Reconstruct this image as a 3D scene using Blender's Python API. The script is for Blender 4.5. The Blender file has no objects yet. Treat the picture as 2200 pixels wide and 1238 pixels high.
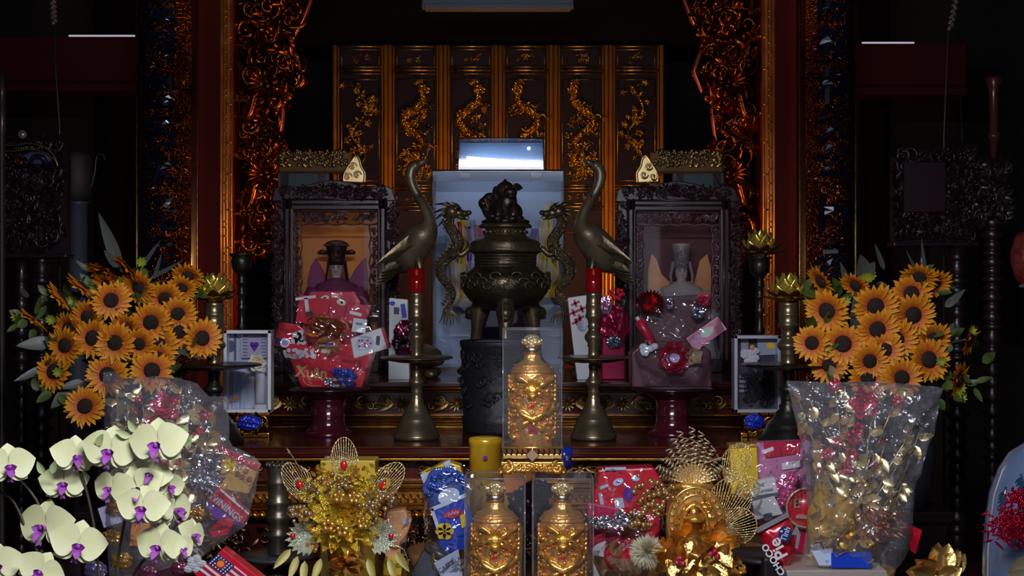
import bpy, bmesh, math, random
from math import sin, cos, pi, radians
from mathutils import Vector, Matrix, Euler
sc = bpy.context.scene
COL = sc.collection
F = 3056.0; CZ = 1.6
V = Vector
def P(px, py, d):                       # a point of the photo at distance d from the camera
    return V(((px-1100)/F*d, d, CZ-(py-619)/F*d))
def X(px, d): return (px-1100)/F*d
def Z(py, d): return CZ-(py-619)/F*d

# ------------------------------------------------------------------ materials
MATS = {}
def nodes_of(name):
    m = bpy.data.materials.new(name); m.use_nodes = True
    nt = m.node_tree
    return m, nt, nt.nodes['Principled BSDF'], nt.nodes['Material Output']
def ramp(nt, fac, stops):
    r = nt.nodes.new('ShaderNodeValToRGB')
    els = r.color_ramp.elements
    while len(els) < len(stops): els.new(.5)
    for e, (p, c) in zip(els, stops):
        e.position = p; e.color = (*c, 1)
    nt.links.new(fac, r.inputs[0]); return r.outputs[0]
def noise(nt, scale, detail=3, kind='n', coord='Object'):
    tc = nt.nodes.new('ShaderNodeTexCoord')
    n = nt.nodes.new('ShaderNodeTexNoise' if kind == 'n' else 'ShaderNodeTexVoronoi')
    n.inputs['Scale'].default_value = scale
    if kind == 'n': n.inputs['Detail'].default_value = detail
    nt.links.new(tc.outputs[coord], n.inputs['Vector'])
    return n
def mat(name, col, rough=.5, metal=0, col2=None, nscale=12, bump=0, bscale=40, bkind='n', coat=0, emit=0, spec=.5, trans=0, alpha=1, sub=0):
    if name in MATS: return MATS[name]
    m, nt, b, out = nodes_of(name)
    b.inputs['Base Color'].default_value = (*col, 1)
    b.inputs['Roughness'].default_value = rough
    b.inputs['Metallic'].default_value = metal
    b.inputs['Specular IOR Level'].default_value = spec
    b.inputs['Coat Weight'].default_value = coat
    b.inputs['Coat Roughness'].default_value = .08
    b.inputs['Transmission Weight'].default_value = trans
    b.inputs['Alpha'].default_value = alpha
    if sub:
        b.inputs['Subsurface Weight'].default_value = sub
        b.inputs['Subsurface Radius'].default_value = (.02, .015, .01)
    if emit:
        b.inputs['Emission Color'].default_value = (*col, 1)
        b.inputs['Emission Strength'].default_value = emit
    if col2:
        n = noise(nt, nscale)
        nt.links.new(ramp(nt, n.outputs[0], [(.35, col), (.65, col2)]), b.inputs['Base Color'])
    if bump:
        n = noise(nt, bscale, 4, bkind)
        bp = nt.nodes.new('ShaderNodeBump'); bp.inputs['Strength'].default_value = bump
        bp.inputs['Distance'].default_value = .01
        nt.links.new(n.outputs[0], bp.inputs['Height']); nt.links.new(bp.outputs[0], b.inputs['Normal'])
    MATS[name] = m; return m
def clear(name, tint=(1, 1, 1), gloss=1.0, base=.03, haze=0, hazecol=(.8, .8, .85), rough=.03, bump=0, bscale=14, brand=2):
    """thin clear sheet: transparent + glossy by facing, with a little haze and wrinkle bump"""
    if name in MATS: return MATS[name]
    m, nt, b, out = nodes_of(name); nt.nodes.remove(b)
    N = nt.nodes.new; L = nt.links.new
    tr = N('ShaderNodeBsdfTransparent'); tr.inputs[0].default_value = (*tint, 1)
    gl = N('ShaderNodeBsdfGlossy'); gl.inputs['Roughness'].default_value = rough
    fr = N('ShaderNodeLayerWeight'); fr.inputs[0].default_value = .35
    mp = N('ShaderNodeMath'); mp.operation = 'MULTIPLY_ADD'; mp.inputs[1].default_value = .45*gloss; mp.inputs[2].default_value = base
    L(fr.outputs['Fresnel'], mp.inputs[0])
    mx = N('ShaderNodeMixShader'); L(mp.outputs[0], mx.inputs[0]); L(tr.outputs[0], mx.inputs[1]); L(gl.outputs[0], mx.inputs[2])
    last = mx.outputs[0]
    if bump:
        n = noise(nt, bscale, 2); n.inputs['Distortion'].default_value = brand
        bp = N('ShaderNodeBump'); bp.inputs['Strength'].default_value = bump; bp.inputs['Distance'].default_value = .03
        L(n.outputs[0], bp.inputs['Height']); L(bp.outputs[0], gl.inputs['Normal']); L(bp.outputs[0], fr.inputs['Normal'])
    if haze:
        df = N('ShaderNodeBsdfTranslucent'); df.inputs[0].default_value = (*hazecol, 1)
        d2 = N('ShaderNodeBsdfDiffuse'); d2.inputs[0].default_value = (*hazecol, 1)
        a = N('ShaderNodeMixShader'); L(df.outputs[0], a.inputs[1]); L(d2.outputs[0], a.inputs[2])
        h = N('ShaderNodeMixShader'); h.inputs[0].default_value = haze
        L(last, h.inputs[1]); L(a.outputs[0], h.inputs[2]); last = h.outputs[0]
    L(last, out.inputs[0])
    MATS[name] = m; return m

LACQ = mat('red_lacquer', (.085, .009, .007), .22, col2=(.055, .006, .006), nscale=5, coat=.4)
LACD = mat('dark_lacquer', (.03, .008, .009), .3, coat=.3)
REDW = mat('red_wood', (.055, .003, .006), .55, spec=.2)
BLACKW = mat('black_wood', (.012, .008, .008), .35)
ROSEW = mat('rosewood', (.045, .014, .02), .3, col2=(.03, .01, .014), nscale=9, coat=.12, bump=.05)
GILT = mat('gilt', (.75, .38, .09), .34, 1, col2=(.5, .2, .035), nscale=25, bump=.12, bscale=60)
GILTR = mat('gilt_red', (.5, .13, .03), .27, 1, col2=(.13, .022, .01), nscale=14, bump=.25, bscale=70)
GILTD = mat('gilt_dim', (.55, .36, .12), .4, 1, col2=(.2, .1, .03), nscale=30, bump=.2, bscale=60)
GILTP = mat('gilt_pale', (.7, .55, .27), .36, 1, col2=(.35, .24, .1), nscale=40)
BRONZE = mat('bronze', (.23, .165, .09), .36, .72, col2=(.1, .072, .042), nscale=14, bump=.25, bscale=60)
BRONZED = mat('bronze_dark', (.07, .06, .05), .36, .8, col2=(.035, .03, .026), nscale=14, bump=.2, bscale=60)
BRASS = mat('brass_grey', (.27, .205, .115), .3, .78, col2=(.17, .13, .075), nscale=9, bump=.06, bscale=90)
SCALES = mat('bronze_scales', (.3, .21, .12), .34, .75, col2=(.13, .1, .06), nscale=20, bump=.8, bscale=130, bkind='v')
IRON = mat('black_iron', (.03, .03, .032), .5, .6, bump=.35, bscale=50)
GOLD = mat('gold_foil', (.95, .56, .13), .26, .8, col2=(.78, .38, .06), nscale=30, bump=.35, bscale=90)
GOLDS = mat('gold_smooth', (.92, .55, .16), .2, .85)
GOLDY = mat('gold_glitter', (.95, .7, .08), .3, .55, col2=(.75, .48, .03), nscale=60, bump=.5, bscale=260, bkind='v')
GOLDP = mat('gold_pale', (.95, .72, .34), .25, .65, bump=.5, bscale=160, bkind='v')
SILVER = mat('silver_glitter', (.82, .82, .62), .25, .45, col2=(.58, .64, .44), nscale=50, bump=.5, bscale=260, bkind='v')
CHAMP = mat('champagne_bead', (.66, .48, .24), .18, .8)
LOTUS = mat('lotus_gold', (.9, .68, .12), .22, .8)
RUBY = mat('ruby', (.6, .01, .012), .08, coat=1)
REDG = clear('red_glass', (.45, .006, .006), 1, .05, .35, (.5, .01, .01))
ACRYL = clear('acrylic', (.98, .98, .985), .45, .012, .006)
ACEDGE = clear('acrylic_edge', (.9, .9, .92), 1, .1, .16, (.8, .8, .9))
GLASS = clear('glass_pane', (.98, .98, 1), .6, .03)
CELLO = clear('cellophane', (.985, .985, .99), 1.2, .1, .014, (.75, .75, .85), .06, .8, 7)
CELLOF = clear('cellophane_bag', (.975, .975, .98), 1.3, .085, .12, (.78, .78, .86), .09, .7, 11)
RED = mat('red_print', (.62, .008, .03), .3, coat=.5)
CRIM = mat('crimson', (.5, .006, .045), .35, coat=.3)
MAROON = mat('maroon_card', (.075, .012, .022), .45, coat=.2)
PINK = mat('pink_print', (.8, .28, .45), .35, coat=.4)
ROSE = mat('rose_red', (.7, .012, .09), .5)
ROSEM = mat('red_tinsel', (.6, .01, .06), .25, .7, bump=1, bscale=260, bkind='v')
REDFOIL = mat('red_foil', (.7, .02, .03), .15, 1)
WHITE = mat('white_print', (.75, .75, .78), .4, coat=.3)
PALEB = mat('pale_blue_print', (.5, .58, .75), .4)
CREAM = mat('cream', (.8, .72, .5), .5)
YEL = mat('yellow_print', (.85, .55, .02), .3, coat=.4)
ORNG = mat('orange_print', (.85, .28, .05), .35, coat=.3)
BLUE = mat('blue_print', (.01, .05, .5), .25, coat=.5)
NAVY = mat('navy', (.012, .02, .12), .3, coat=.5)
PURP = mat('purple_print', (.14, .02, .35), .3, coat=.4)
BROWN = mat('biscuit', (.35, .14, .04), .6, col2=(.2, .07, .02), nscale=40)
BLACK = mat('black_plastic', (.01, .01, .012), .35)
GREYM = mat('grey_metal', (.3, .3, .33), .4, .3)
STEEL = mat('steel_grey', (.09, .095, .11), .35, .5)
DULL = mat('dull_grey', (.055, .055, .065), .6)
TEAL = mat('teal_panel', (.006, .05, .075), .4)
BLUEC = mat('blue_char', (.005, .014, .04), .14, .2, coat=1)

# ------------------------------------------------------------------ mesh builder
class MB:
    def __init__(s): s.bm = bmesh.new(); s.mi = 0; s.M = Matrix()
    def f(s, vs, smooth=True):
        try:
            fc = s.bm.faces.new(vs); fc.material_index = s.mi; fc.smooth = smooth; return fc
        except ValueError: return None
    def v(s, co): return s.bm.verts.new(s.M @ V(co))
    def surf(s, fn, nu, nv, cu=False, cv=False, smooth=True):
        g = [[s.v(fn(i/(nu if cu else nu-1), j/(nv if cv else nv-1))) for j in range(nv)] for i in range(nu)]
        for i in range(nu if cu else nu-1):
            for j in range(nv if cv else nv-1):
                s.f((g[i][j], g[(i+1) % nu][j], g[(i+1) % nu][(j+1) % nv], g[i][(j+1) % nv]), smooth)
        return g
    def box(s, c, size, rot=None, bev=0):
        T = Matrix.Translation(V(c)) @ (rot.to_4x4() if rot else Matrix())
        hx, hy, hz = size[0]/2, size[1]/2, size[2]/2
        b = bmesh.new()
        bmesh.ops.create_cube(b, size=1)
        bmesh.ops.scale(b, vec=size, verts=b.verts)
        if bev: bmesh.ops.bevel(b, geom=b.edges[:], offset=min(bev, .45*min(size)), segments=2, affect='EDGES', profile=.6)
        s.merge(b, T, smooth=False)
    def merge(s, b, T=Matrix(), smooth=True):
        mp = {}
        for v in b.verts: mp[v] = s.v(T @ v.co)
        for fc in b.faces: s.f([mp[v] for v in fc.verts], smooth)
        b.free()
    def span(s, a, b, bev=0):             # box between two corners
        a, b = V(a), V(b)
        s.box((a+b)/2, [abs(b[i]-a[i]) for i in range(3)], None, bev)
    def lathe(s, prof, c=(0, 0, 0), n=32, T=None, flat=False):
        T = T or Matrix.Translation(V(c))
        rings = []
        for r, z in prof:
            if r < 1e-6: rings.append([s.v(T @ V((0, 0, z)))])
            else: rings.append([s.v(T @ V((r*cos(2*pi*k/n), r*sin(2*pi*k/n), z))) for k in range(n)])
        for a, b in zip(rings, rings[1:]):
            for k in range(n):
                k2 = (k+1) % n
                if len(a) == 1 and len(b) == 1: continue
                if len(a) == 1: s.f((a[0], b[k2], b[k]), not flat)
                elif len(b) == 1: s.f((a[k], a[k2], b[0]), not flat)
                else: s.f((a[k], a[k2], b[k2], b[k]), not flat)
        if len(rings[0]) > 1: s.f(rings[0][::-1], False)
        if len(rings[-1]) > 1: s.f(rings[-1], False)
    def tube(s, pts, r, n=7, flat=1.0, caps=True):
        pts = [V(p) for p in pts]; m = len(pts)
        if m < 2: return
        rs = r if isinstance(r, (list, tuple)) else [r]*m
        t0 = (pts[1]-pts[0]).normalized()
        up = V((0, 1, 0)) if abs(t0.y) < .9 else V((1, 0, 0))
        nrm = (up - up.dot(t0)*t0).normalized()
        rings = []
        for i, p in enumerate(pts):
            t = (pts[min(i+1, m-1)]-pts[max(i-1, 0)])
            t = t.normalized() if t.length > 1e-9 else t0
            nrm = (nrm - nrm.dot(t)*t)
            nrm = nrm.normalized() if nrm.length > 1e-6 else t.orthogonal().normalized()
            bi = t.cross(nrm)
            rings.append([s.v(p + rs[i]*(cos(2*pi*k/n)*nrm*flat + sin(2*pi*k/n)*bi)) for k in range(n)])
        for a, b in zip(rings, rings[1:]):
            for k in range(n): s.f((a[k], b[k], b[(k+1) % n], a[(k+1) % n]))
        if caps:
            s.f(rings[0]); s.f(rings[-1][::-1])
    def ball(s, c, r, nu=12, nv=8, T=None):
        r = (r, r, r) if not isinstance(r, (tuple, list)) else r
        T = (Matrix.Translation(V(c)) @ (T.to_4x4() if T else Matrix()))
        prof = [(sin(pi*j/nv), -cos(pi*j/nv)) for j in range(nv+1)]
        prof[0] = (0, -1); prof[-1] = (0, 1)
        s.lathe(prof, n=nu, T=T @ Matrix.Diagonal((*r, 1)))
    def prism(s, poly, y0, y1, bev=0):    # polygon in x,z extruded in y
        b = bmesh.new()
        f0 = [b.verts.new((p[0], y0, p[1])) for p in poly]
        f1 = [b.verts.new((p[0], y1, p[1])) for p in poly]
        b.faces.new(f0); b.faces.new(f1[::-1])
        n = len(poly)
        for i in range(n): b.faces.new((f0[i], f1[i], f1[(i+1) % n], f0[(i+1) % n]))
        bmesh.ops.recalc_face_normals(b, faces=b.faces[:])
        if bev: bmesh.ops.bevel(b, geom=b.edges[:], offset=bev, segments=2, affect='EDGES', profile=.6)
        s.merge(b, smooth=False)
    def pp(s, pxs, d, t, bev=0):          # prism from photo points, front at distance d, t thick
        s.prism([(X(a, d), Z(b, d)) for a, b in pxs], d, d+t, bev)
    def ext(s, prof, x0, x1):             # profile in (y,z) swept along x
        n = len(prof)
        a = [s.v((x0, p[0], p[1])) for p in prof]; b = [s.v((x1, p[0], p[1])) for p in prof]
        for i in range(n): s.f((a[i], a[(i+1) % n], b[(i+1) % n], b[i]), False)
        s.f(a[::-1], False); s.f(b, False)
    def disc(s, c, rx, rz, y0, t, n=24, rot=0):
        s.prism([(c[0]+rx*cos(a)*cos(rot)-rz*sin(a)*sin(rot), c[1]+rx*cos(a)*sin(rot)+rz*sin(a)*cos(rot)) for a in [2*pi*k/n for k in range(n)]], y0-t, y0)
    def leaf(s, base, d, L, w, nrm, bend=.2, n=6, cup=.15, tip=.75):
        d = V(d).normalized(); nrm = V(nrm); nrm = nrm - nrm.dot(d)*d
        nrm = nrm.normalized() if nrm.length > 1e-5 else d.orthogonal().normalized()
        sd = d.cross(nrm); base = V(base)
        def fn(u, v):
            ww = w*(sin(pi*min(1, u**tip))**.8 if 0 < u < 1 else .02); q = (v-.5)*2
            return base + d*(L*u) + sd*(ww*.5*q) + nrm*(bend*L*u*u + cup*ww*q*q)
        s.surf(fn, n, 3)
    def text(s, body, c, size, rot=0, y=None, ext=.0008, curve=None, bold=0):
        cu = bpy.data.curves.new('t', 'FONT'); cu.body = body; cu.size = size; cu.align_x = 'CENTER'; cu.align_y = 'CENTER'
        cu.extrude = ext; cu.offset = bold; cu.resolution_u = 3
        o = bpy.data.objects.new('t', cu); COL.objects.link(o)
        me = bpy.data.meshes.new_from_object(o.evaluated_get(bpy.context.evaluated_depsgraph_get()))
        bpy.data.objects.remove(o); bpy.data.curves.remove(cu)
        xs = [v.co.x for v in me.vertices] or [0]; ys = [v.co.y for v in me.vertices] or [0]
        ox, oy = (max(xs)+min(xs))/2, (max(ys)+min(ys))/2
        vs = []
        for v in me.vertices:
            a, b = v.co.x-ox, v.co.y-oy
            p = V((c[0]+a*cos(rot)-b*sin(rot), (c[1] if y is None else y)-v.co.z, c[2]+a*sin(rot)+b*cos(rot)))
            if curve: p = curve(p)
            vs.append(s.v(p))
        for pl in me.polygons: s.f([vs[i] for i in pl.vertices], False)
        bpy.data.meshes.remove(me)
    # carved ornament --------------------------------------------------
    def spiral(s, c, r, turns, a0, ch, th, lift=.5, n=16, nt=5):
        pts, rs = [], []
        for i in range(n+1):
            t = i/n; a = a0 + ch*turns*2*pi*t; rr = r*(1-.86*t)
            pts.append((c[0]+rr*cos(a), c[1]-lift*th*(1+1.5*t), c[2]+rr*sin(a))); rs.append(th*(.45+.75*sin(pi*min(1, t*1.1+.05))))
        s.tube(pts, rs, nt); s.ball(pts[-1], th*1.25, 6, 4)
    def carve(s, x0, x1, z0, z1, y, n, seed, rmin, rmax, inside=None, lift=.5, leaves=1.0):
        rd = random.Random(seed)
        for _ in range(n):
            r = rd.uniform(rmin, rmax)
            cx, cz = rd.uniform(x0+r, x1-r) if x1-x0 > 2*r else (x0+x1)/2, rd.uniform(z0+r, z1-r) if z1-z0 > 2*r else (z0+z1)/2
            if inside and not inside(cx, cz): continue
            s.spiral((cx, y, cz), r, rd.uniform(.9, 1.5), rd.uniform(0, 6.28), rd.choice((-1, 1)), r*.2, lift)
            if rd.random() < leaves:
                for k in range(3):
                    a = rd.uniform(0, 6.28)
                    s.leaf((cx+r*.6*cos(a), y-r*.12, cz+r*.6*sin(a)), (cos(a+.6), -.3, sin(a+.6)), r*1.15, r*.5, (0, -1, 0), .25, 5, .2)
    def blossom(s, c, r, n=8, lay=2, y=-1):
        c = V(c)
        for l in range(lay):
            rr = r*(1-.35*l)
            for k in range(n):
                a = 2*pi*(k+.5*l)/n
                s.leaf(c+V((0, y*.18*r*l, 0)), (cos(a), y*.35*(l+.3), sin(a)), rr, rr*2.4/n*1.3, (0, y, 0), .12, 5, .2, .9)
        s.ball(c+V((0, y*.25*r, 0)), r*.22, 8, 6)
    def done(s, name, mats, parent=None, solid=0):
        me = bpy.data.meshes.new(name)
        if parent is not None:
            off = parent.matrix_world_loc if hasattr(parent, 'matrix_world_loc') else wloc(parent)
        else:
            if s.bm.verts:
                xs = [v.co for v in s.bm.verts]
                off = V(((min(p.x for p in xs)+max(p.x for p in xs))/2, (min(p.y for p in xs)+max(p.y for p in xs))/2, min(p.z for p in xs)))
            else: off = V()
        bmesh.ops.translate(s.bm, verts=s.bm.verts[:], vec=-off)
        s.bm.to_mesh(me); s.bm.free()
        for m in (mats if isinstance(mats, (list, tuple)) else [mats]): me.materials.append(m)
        o = bpy.data.objects.new(name, me); COL.objects.link(o)
        if parent is not None: o.parent = parent; o.location = V()
        else: o.location = off
        if solid:
            md = o.modifiers.new('thick', 'SOLIDIFY'); md.thickness = solid
        return o
def wloc(o):
    l = V()
    while o is not None: l = l + o.location; o = o.parent
    return l
def tag(o, label, cat, group=None):
    o['label'] = label; o['category'] = cat
    if group: o['group'] = group
    return o
def thing(name, label, cat, loc=(0, 0, 0), group=None):
    o = bpy.data.objects.new(name, None); COL.objects.link(o); o.location = V(loc); o.empty_display_size = .05
    return tag(o, label, cat, group)
def struct(o): o['kind'] = 'structure'; return o
def dup(o, parent=None, loc=None, rot=None, scale=None, label=None):
    c = o.copy(); COL.objects.link(c)
    if parent is not None: c.parent = parent
    if loc is not None: c.location = V(loc)
    if rot is not None: c.rotation_euler = rot
    if scale is not None: c.scale = (scale,)*3 if not isinstance(scale, (tuple, list)) else scale
    if label: c['label'] = label
    for ch in list(o.children): dup(ch, c)
    return c
def wave(x, seq):                         # piecewise-linear lookup
    for (a, b), (c, d) in zip(seq, seq[1:]):
        if x <= c: return b+(d-b)*(x-a)/(c-a)
    return seq[-1][1]
def smooth_path(pts, n=4):                # catmull-rom through points
    pts = [V(p) for p in pts]; out = []
    for i in range(len(pts)-1):
        a, b, c, d = pts[max(i-1, 0)], pts[i], pts[i+1], pts[min(i+2, len(pts)-1)]
        for k in range(n):
            t = k/n
            out.append(.5*((2*b)+(c-a)*t+(2*a-5*b+4*c-d)*t*t+(3*b-a-3*c+d)*t**3))
    return out+[pts[-1]]
WORLD = .5; TUBE_E = 165; EXPO = 0; CASE_E = 1.5; SHR_E = 2.6
def sqrt_r(u, r): return (max(0, r*r-u*u))**.5
# ================================================================== the hall
FLOORM = mat('floor_tile', (.05, .022, .018), .3, col2=(.035, .014, .012), nscale=3)
WALLD = mat('dark_wall', (.012, .009, .01), .8)
def slab(name, a, b, m):
    q = MB(); q.span(a, b); return struct(q.done(name, m))
slab('floor', (-3.7, -1.7, -.1), (3.7, 9.7, 0), FLOORM)
slab('ceiling', (-3.7, -1.7, 3.75), (3.7, 9.7, 3.85), WALLD)
slab('wall_back', (-3.7, 9.5, 0), (3.7, 9.7, 3.75), WALLD)
slab('wall_left', (-3.8, -1.7, 0), (-3.6, 9.7, 3.75), WALLD)
slab('wall_right', (3.6, -1.7, 0), (3.8, 9.7, 3.75), WALLD)
q = MB()                                   # front wall with the open doorway behind the viewer
q.span((-3.6, -1.7, 0), (-1.5, -1.5, 3.75)); q.span((1.5, -1.7, 0), (3.6, -1.5, 3.75)); q.span((-1.5, -1.7, 2.9), (1.5, -1.5, 3.75))
struct(q.done('wall_front', WALLD))
MID = 1069
def mx(px): return 2*MID-px

# lintel over the screen and side beams
q = MB(); q.span((X(640, 8.3), 8.24, Z(92, 8.25)), (X(1500, 8.3), 8.4, 3.75)); struct(q.done('trim_1', mat('lintel_black', (.004, .003, .003), .9, spec=.1)))
for i, (a, b, t, u) in enumerate(((-40, 300, 80, 182), (1835, 2075, 95, 190))):
    d = 8.0; q = MB()
    q.span((X(a, d), d, Z(u, d)), (X(b, d), d+.2, Z(t, d))); q.span((X(a, d), d-.03, Z(u, d)-.04), (X(b, d), d+.2, Z(u, d)))
    struct(q.done('trim_%d' % (i+2), REDW))
TUBEM = mat('lit_tube', (.75, .7, .85), .4, emit=.5)
for a, b, y, s in ((148, 290, 77, 'left'), (1852, 1964, 92, 'right')):
    q = MB(); d = 8.05
    q.tube([P(a, y, d), P(b, y, d)], .0055, 8)
    q.mi = 1; q.span(P(a+2, y+2, d-.01), P(b-2, y+5, d+.02))
    tag(q.done('glow_tube', [TUBEM, BLACKW]), 'thin pale tube lamp lying along the top of the dark red beam on the %s' % s, 'lamp')

# carved screen of six panels ------------------------------------------------
def dragon_path(cx, zt, zb, w, ph, k):
    return [(cx+w*(1-.25*t)*sin(ph+t*k*pi), zt+(zb-zt)*t) for t in [i/40 for i in range(41)]]
def screen(i):
    d = 8.2; px = 773.5+118.8*i; cx = X(px, d); h = .158
    names = ['far left end', 'second from the left end', 'left of the pair in the middle', 'right of the pair in the middle', 'second from the right end', 'far right end']
    ws = ['gilt plum branches', 'a gilt standing beast', 'a gilt dragon facing right', 'a gilt dragon facing left', 'a gilt coiling beast', 'gilt flowering branches in the dark']
    t = thing('screen_panel', 'carved screen panel with %s, %s' % (ws[i], names[i]), 'screen panel', (cx, d, 0), 'carved panels of the back screen')
    q = MB(); q.span((cx-h, d+.02, 0), (cx+h, d+.06, Z(95, d)), 0)
    q.done('panel_board', mat('screen_lacquer', (.012, .004, .009), .5, spec=.15), t)
    q = MB()                               # stiles: half-round gilt columns with fillets
    for s in (-1, 1):
        x = cx+s*(h-.011); q.tube([(x, d+.006, .0), (x, d+.006, Z(97, d))], .0118, 10)
        x = cx+s*(h-.031); q.tube([(x, d+.014, .0), (x, d+.014, Z(97, d))], .0055, 6)
    q.done('gilt_stile', mat('gilt_screen', (.85, .36, .05), .38, .55, col2=(.68, .26, .035), nscale=10), t)
    q = MB()
    for yp, r in ((99, .006), (106, .004), (143, .005), (150, .009), (158, .005), (398, .005), (404, .008), (411, .005), (437, .005), (444, .009), (452, .005), (500, .006)):
        q.tube([(cx-h+.03, d+.013, Z(yp, d)), (cx+h-.03, d+.013, Z(yp, d))], r, 6)
    for s in (-1, 1):
        for a, b, o in ((108, 141, .05), (170, 388, .05), (415, 433, .05)):
            q.tube([(cx+s*(h-o), d+.016, Z(a, d)), (cx+s*(h-o), d+.016, Z(b, d))], .0035, 5)
    for a in (170, 388): q.tube([(cx-h+.05, d+.016, Z(a, d)), (cx+h-.05, d+.016, Z(a, d))], .0035, 5)
    q.done('gilt_moulding', GILTD, t)
    # relief
    rd = random.Random(50+i); q = MB(); y = d+.012
    sg = -1 if i >= 3 else 1
    z0, z1 = Z(185, d), Z(385, d)
    if i in (1, 2, 3, 4):
        pts = dragon_path(cx-.012*sg, z0-.02, z1+.07, .062, .5 if sg > 0 else pi+.5, 3.3)
        P3 = [(a, y-.012-.006*sin(j*.8), b) for j, (a, b) in enumerate(pts)]
        q.tube(P3, [.013+.015*sin(pi*min(1, j/36+.12)) for j in range(len(P3))], 8, 1.2)
        hx, hz = P3[0][0]+.02*sg, P3[0][2]+.012
        q.ball((hx, y-.03, hz), (.03, .025, .024)); q.ball((hx+.03*sg, y-.035, hz-.012), (.022, .018, .012)); q.ball((hx+.03*sg, y-.03, hz-.03), (.018, .012, .007))
        for k in range(9):
            a = 1.2+k*.35
            q.leaf((hx-.01*sg, y-.03, hz), (cos(a)*sg*-1 if k > 4 else cos(a), -.2, sin(a)), .05, .016, (0, -1, 0), .2, 4)
        for j in (8, 14, 22, 29):
            b = V(P3[j]); s = 1 if j % 3 else -1
            q.tube([b, b+V((s*.04, -.01, .012)), b+V((s*.065, -.012, -.012))], [.009, .007, .004], 5)
            for k in range(4): q.tube([b+V((s*.065, -.012, -.012)), b+V((s*(.075+.008*k), -.014, -.03+.014*k))], [.004, .002], 4)
        for j in list(range(2, 38))*2:
            b = V(P3[j]); q.leaf(b+V((0, -.012, .004)), (rd.uniform(-1, 1), -.6, rd.uniform(-.6, .9)), .036, .015, (0, -1, 0), .2, 4)
        q.carve(cx-.1, cx+.1, z1-.01, z1+.16, y, 22, 70+i, .012, .03)
        q.carve(cx-.1, cx+.1, z1+.08, z0-.1, y, 24, 90+i, .01, .024)
    else:
        br = smooth_path([(cx-.05*sg, y-.01, z1), (cx+.03, y-.012, z1+.14), (cx-.05, y-.012, z1+.26), (cx+.04, y-.01, z1+.4), (cx-.03, y-.01, z0)], 6)
        q.tube(br, .007, 6)
        for j in range(26):
            b = rd.choice(br); o = V((rd.uniform(-.075, .075), -.008, rd.uniform(-.03, .03)))
            q.tube([b, b+o*.5+V((0, -.004, .008)), b+o], .003, 4); q.blossom(b+o, rd.uniform(.014, .026), 5, 2)
        for j in range(24):
            b = rd.choice(br); q.leaf(b, (rd.uniform(-1, 1), -.3, rd.uniform(-1, 1)), .045, .016, (0, -1, 0), .2, 4)
    q.carve(cx-.06, cx+.06, Z(138, d), Z(112, d), y, 7, 30+i, .008, .014)
    q.carve(cx-.08, cx+.08, Z(432, d), Z(416, d), y, 9, 20+i, .007, .012)
    q.done('gilt_relief', mat('gilt_relief_gold', (.72, .46, .1), .33, 1, col2=(.34, .16, .03), nscale=45, bump=.7, bscale=110, bkind='v'), t)
for i in range(6): screen(i)

# round lacquered columns at the back
for px, s, w in ((246, 'left', 44), (1880, 'right', 34)):
    d = 8.7; q = MB(); r = w/F*d
    q.lathe([(r*1.25, 0), (r*1.25, .12), (r*1.05, .16), (r, .2), (r, 3.75)], (X(px, d), d, 0), 40)
    c = q.done('round_column', mat('column_lacquer', (.012, .004, .006), .12, coat=.6))
    tag(c, 'round black lacquered column with a bright streak, in the dark on the %s' % s, 'column'); c['kind'] = 'thing'

# couplet boards + carved portal -----------------------------------------------
COUP = mat('couplet_ground', (.36, .09, .02), .33, 1, col2=(.12, .025, .01), nscale=18, bump=1, bscale=95, bkind='v')
LACD2 = mat('board_edge', (.03, .007, .008), .25, coat=.4)
def couplet(side):
    L = side == 'left'
    if L: a, b, cxp, ta, tb = 294, 424, 352, 318, 414
    else: a, b, cxp, ta, tb = 1718, 1838, 1783, 1728, 1824
    d = 7.12; xa, xb = X(a, d), X(b, d); xm, hw = (xa+xb)/2, (xb-xa)/2
    bend = lambda p: V((p.x, p.y-.1*(1-((p.x-xm)/hw)**2), p.z))
    t = thing('couplet_board', 'tall curved couplet board with dark blue characters on gilt relief, %s of the altar' % side, 'couplet board', (xm, d, 0), 'pair of couplet boards')
    z0, z1 = 0, 3.35
    q = MB()
    q.surf(lambda u, v: bend(V((xa+u*2*hw, d, z0+v*(z1-z0)))), 25, 2); q.surf(lambda u, v: V((xb-u*2*hw, d+.03, z0+v*(z1-z0))), 2, 2)
    for s in (xa, xb): q.surf(lambda u, v: V((s, d+.03*u, z0+v*(z1-z0))), 2, 2)
    q.done('board', LACD2, t)
    q = MB(); u0, u1 = X(ta, d), X(tb, d)
    q.surf(lambda u, v: bend(V((u0+(u1-u0)*u, d-.004, z0+.08+v*(z1-z0-.16)))), 20, 2)
    q.done('gilt_ground', COUP, t)
    q = MB(); q.carve(u0, u1, Z(620, d), z1-.1, d-.006, 420, 3 if L else 4, .012, .03, leaves=.4)
    for v in q.bm.verts: v.co = bend(v.co)
    q.done('relief', GILTR, t)
    q = MB()
    for s in (xa, xb): q.tube([(s, d-.004, z0), (s, d-.004, z1)], .0035, 6)
    q.done('edge_line', GILTP, t)
    chars = '德同恩名永光先' if L else '院松林大公固永'
    ys = (22, 100, 205, 285, 362, 460, 548) if L else (15, 98, 192, 272, 352, 475, 560)
    for ch, yp in zip(chars, ys):
        q = MB(); q.text(ch, (X(cxp, d), 0, Z(yp, d)), .185, 0, d-.022, .012, bend, .004); q.done('character', BLUEC, t)
couplet('left'); couplet('right')
EDGE = [(0, 667), (40, 652), (85, 625), (92, 628), (150, 648), (200, 628), (215, 610), (260, 606), (300, 600), (312, 612), (350, 624), (395, 624), (430, 620), (470, 612), (560, 598)]
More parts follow.
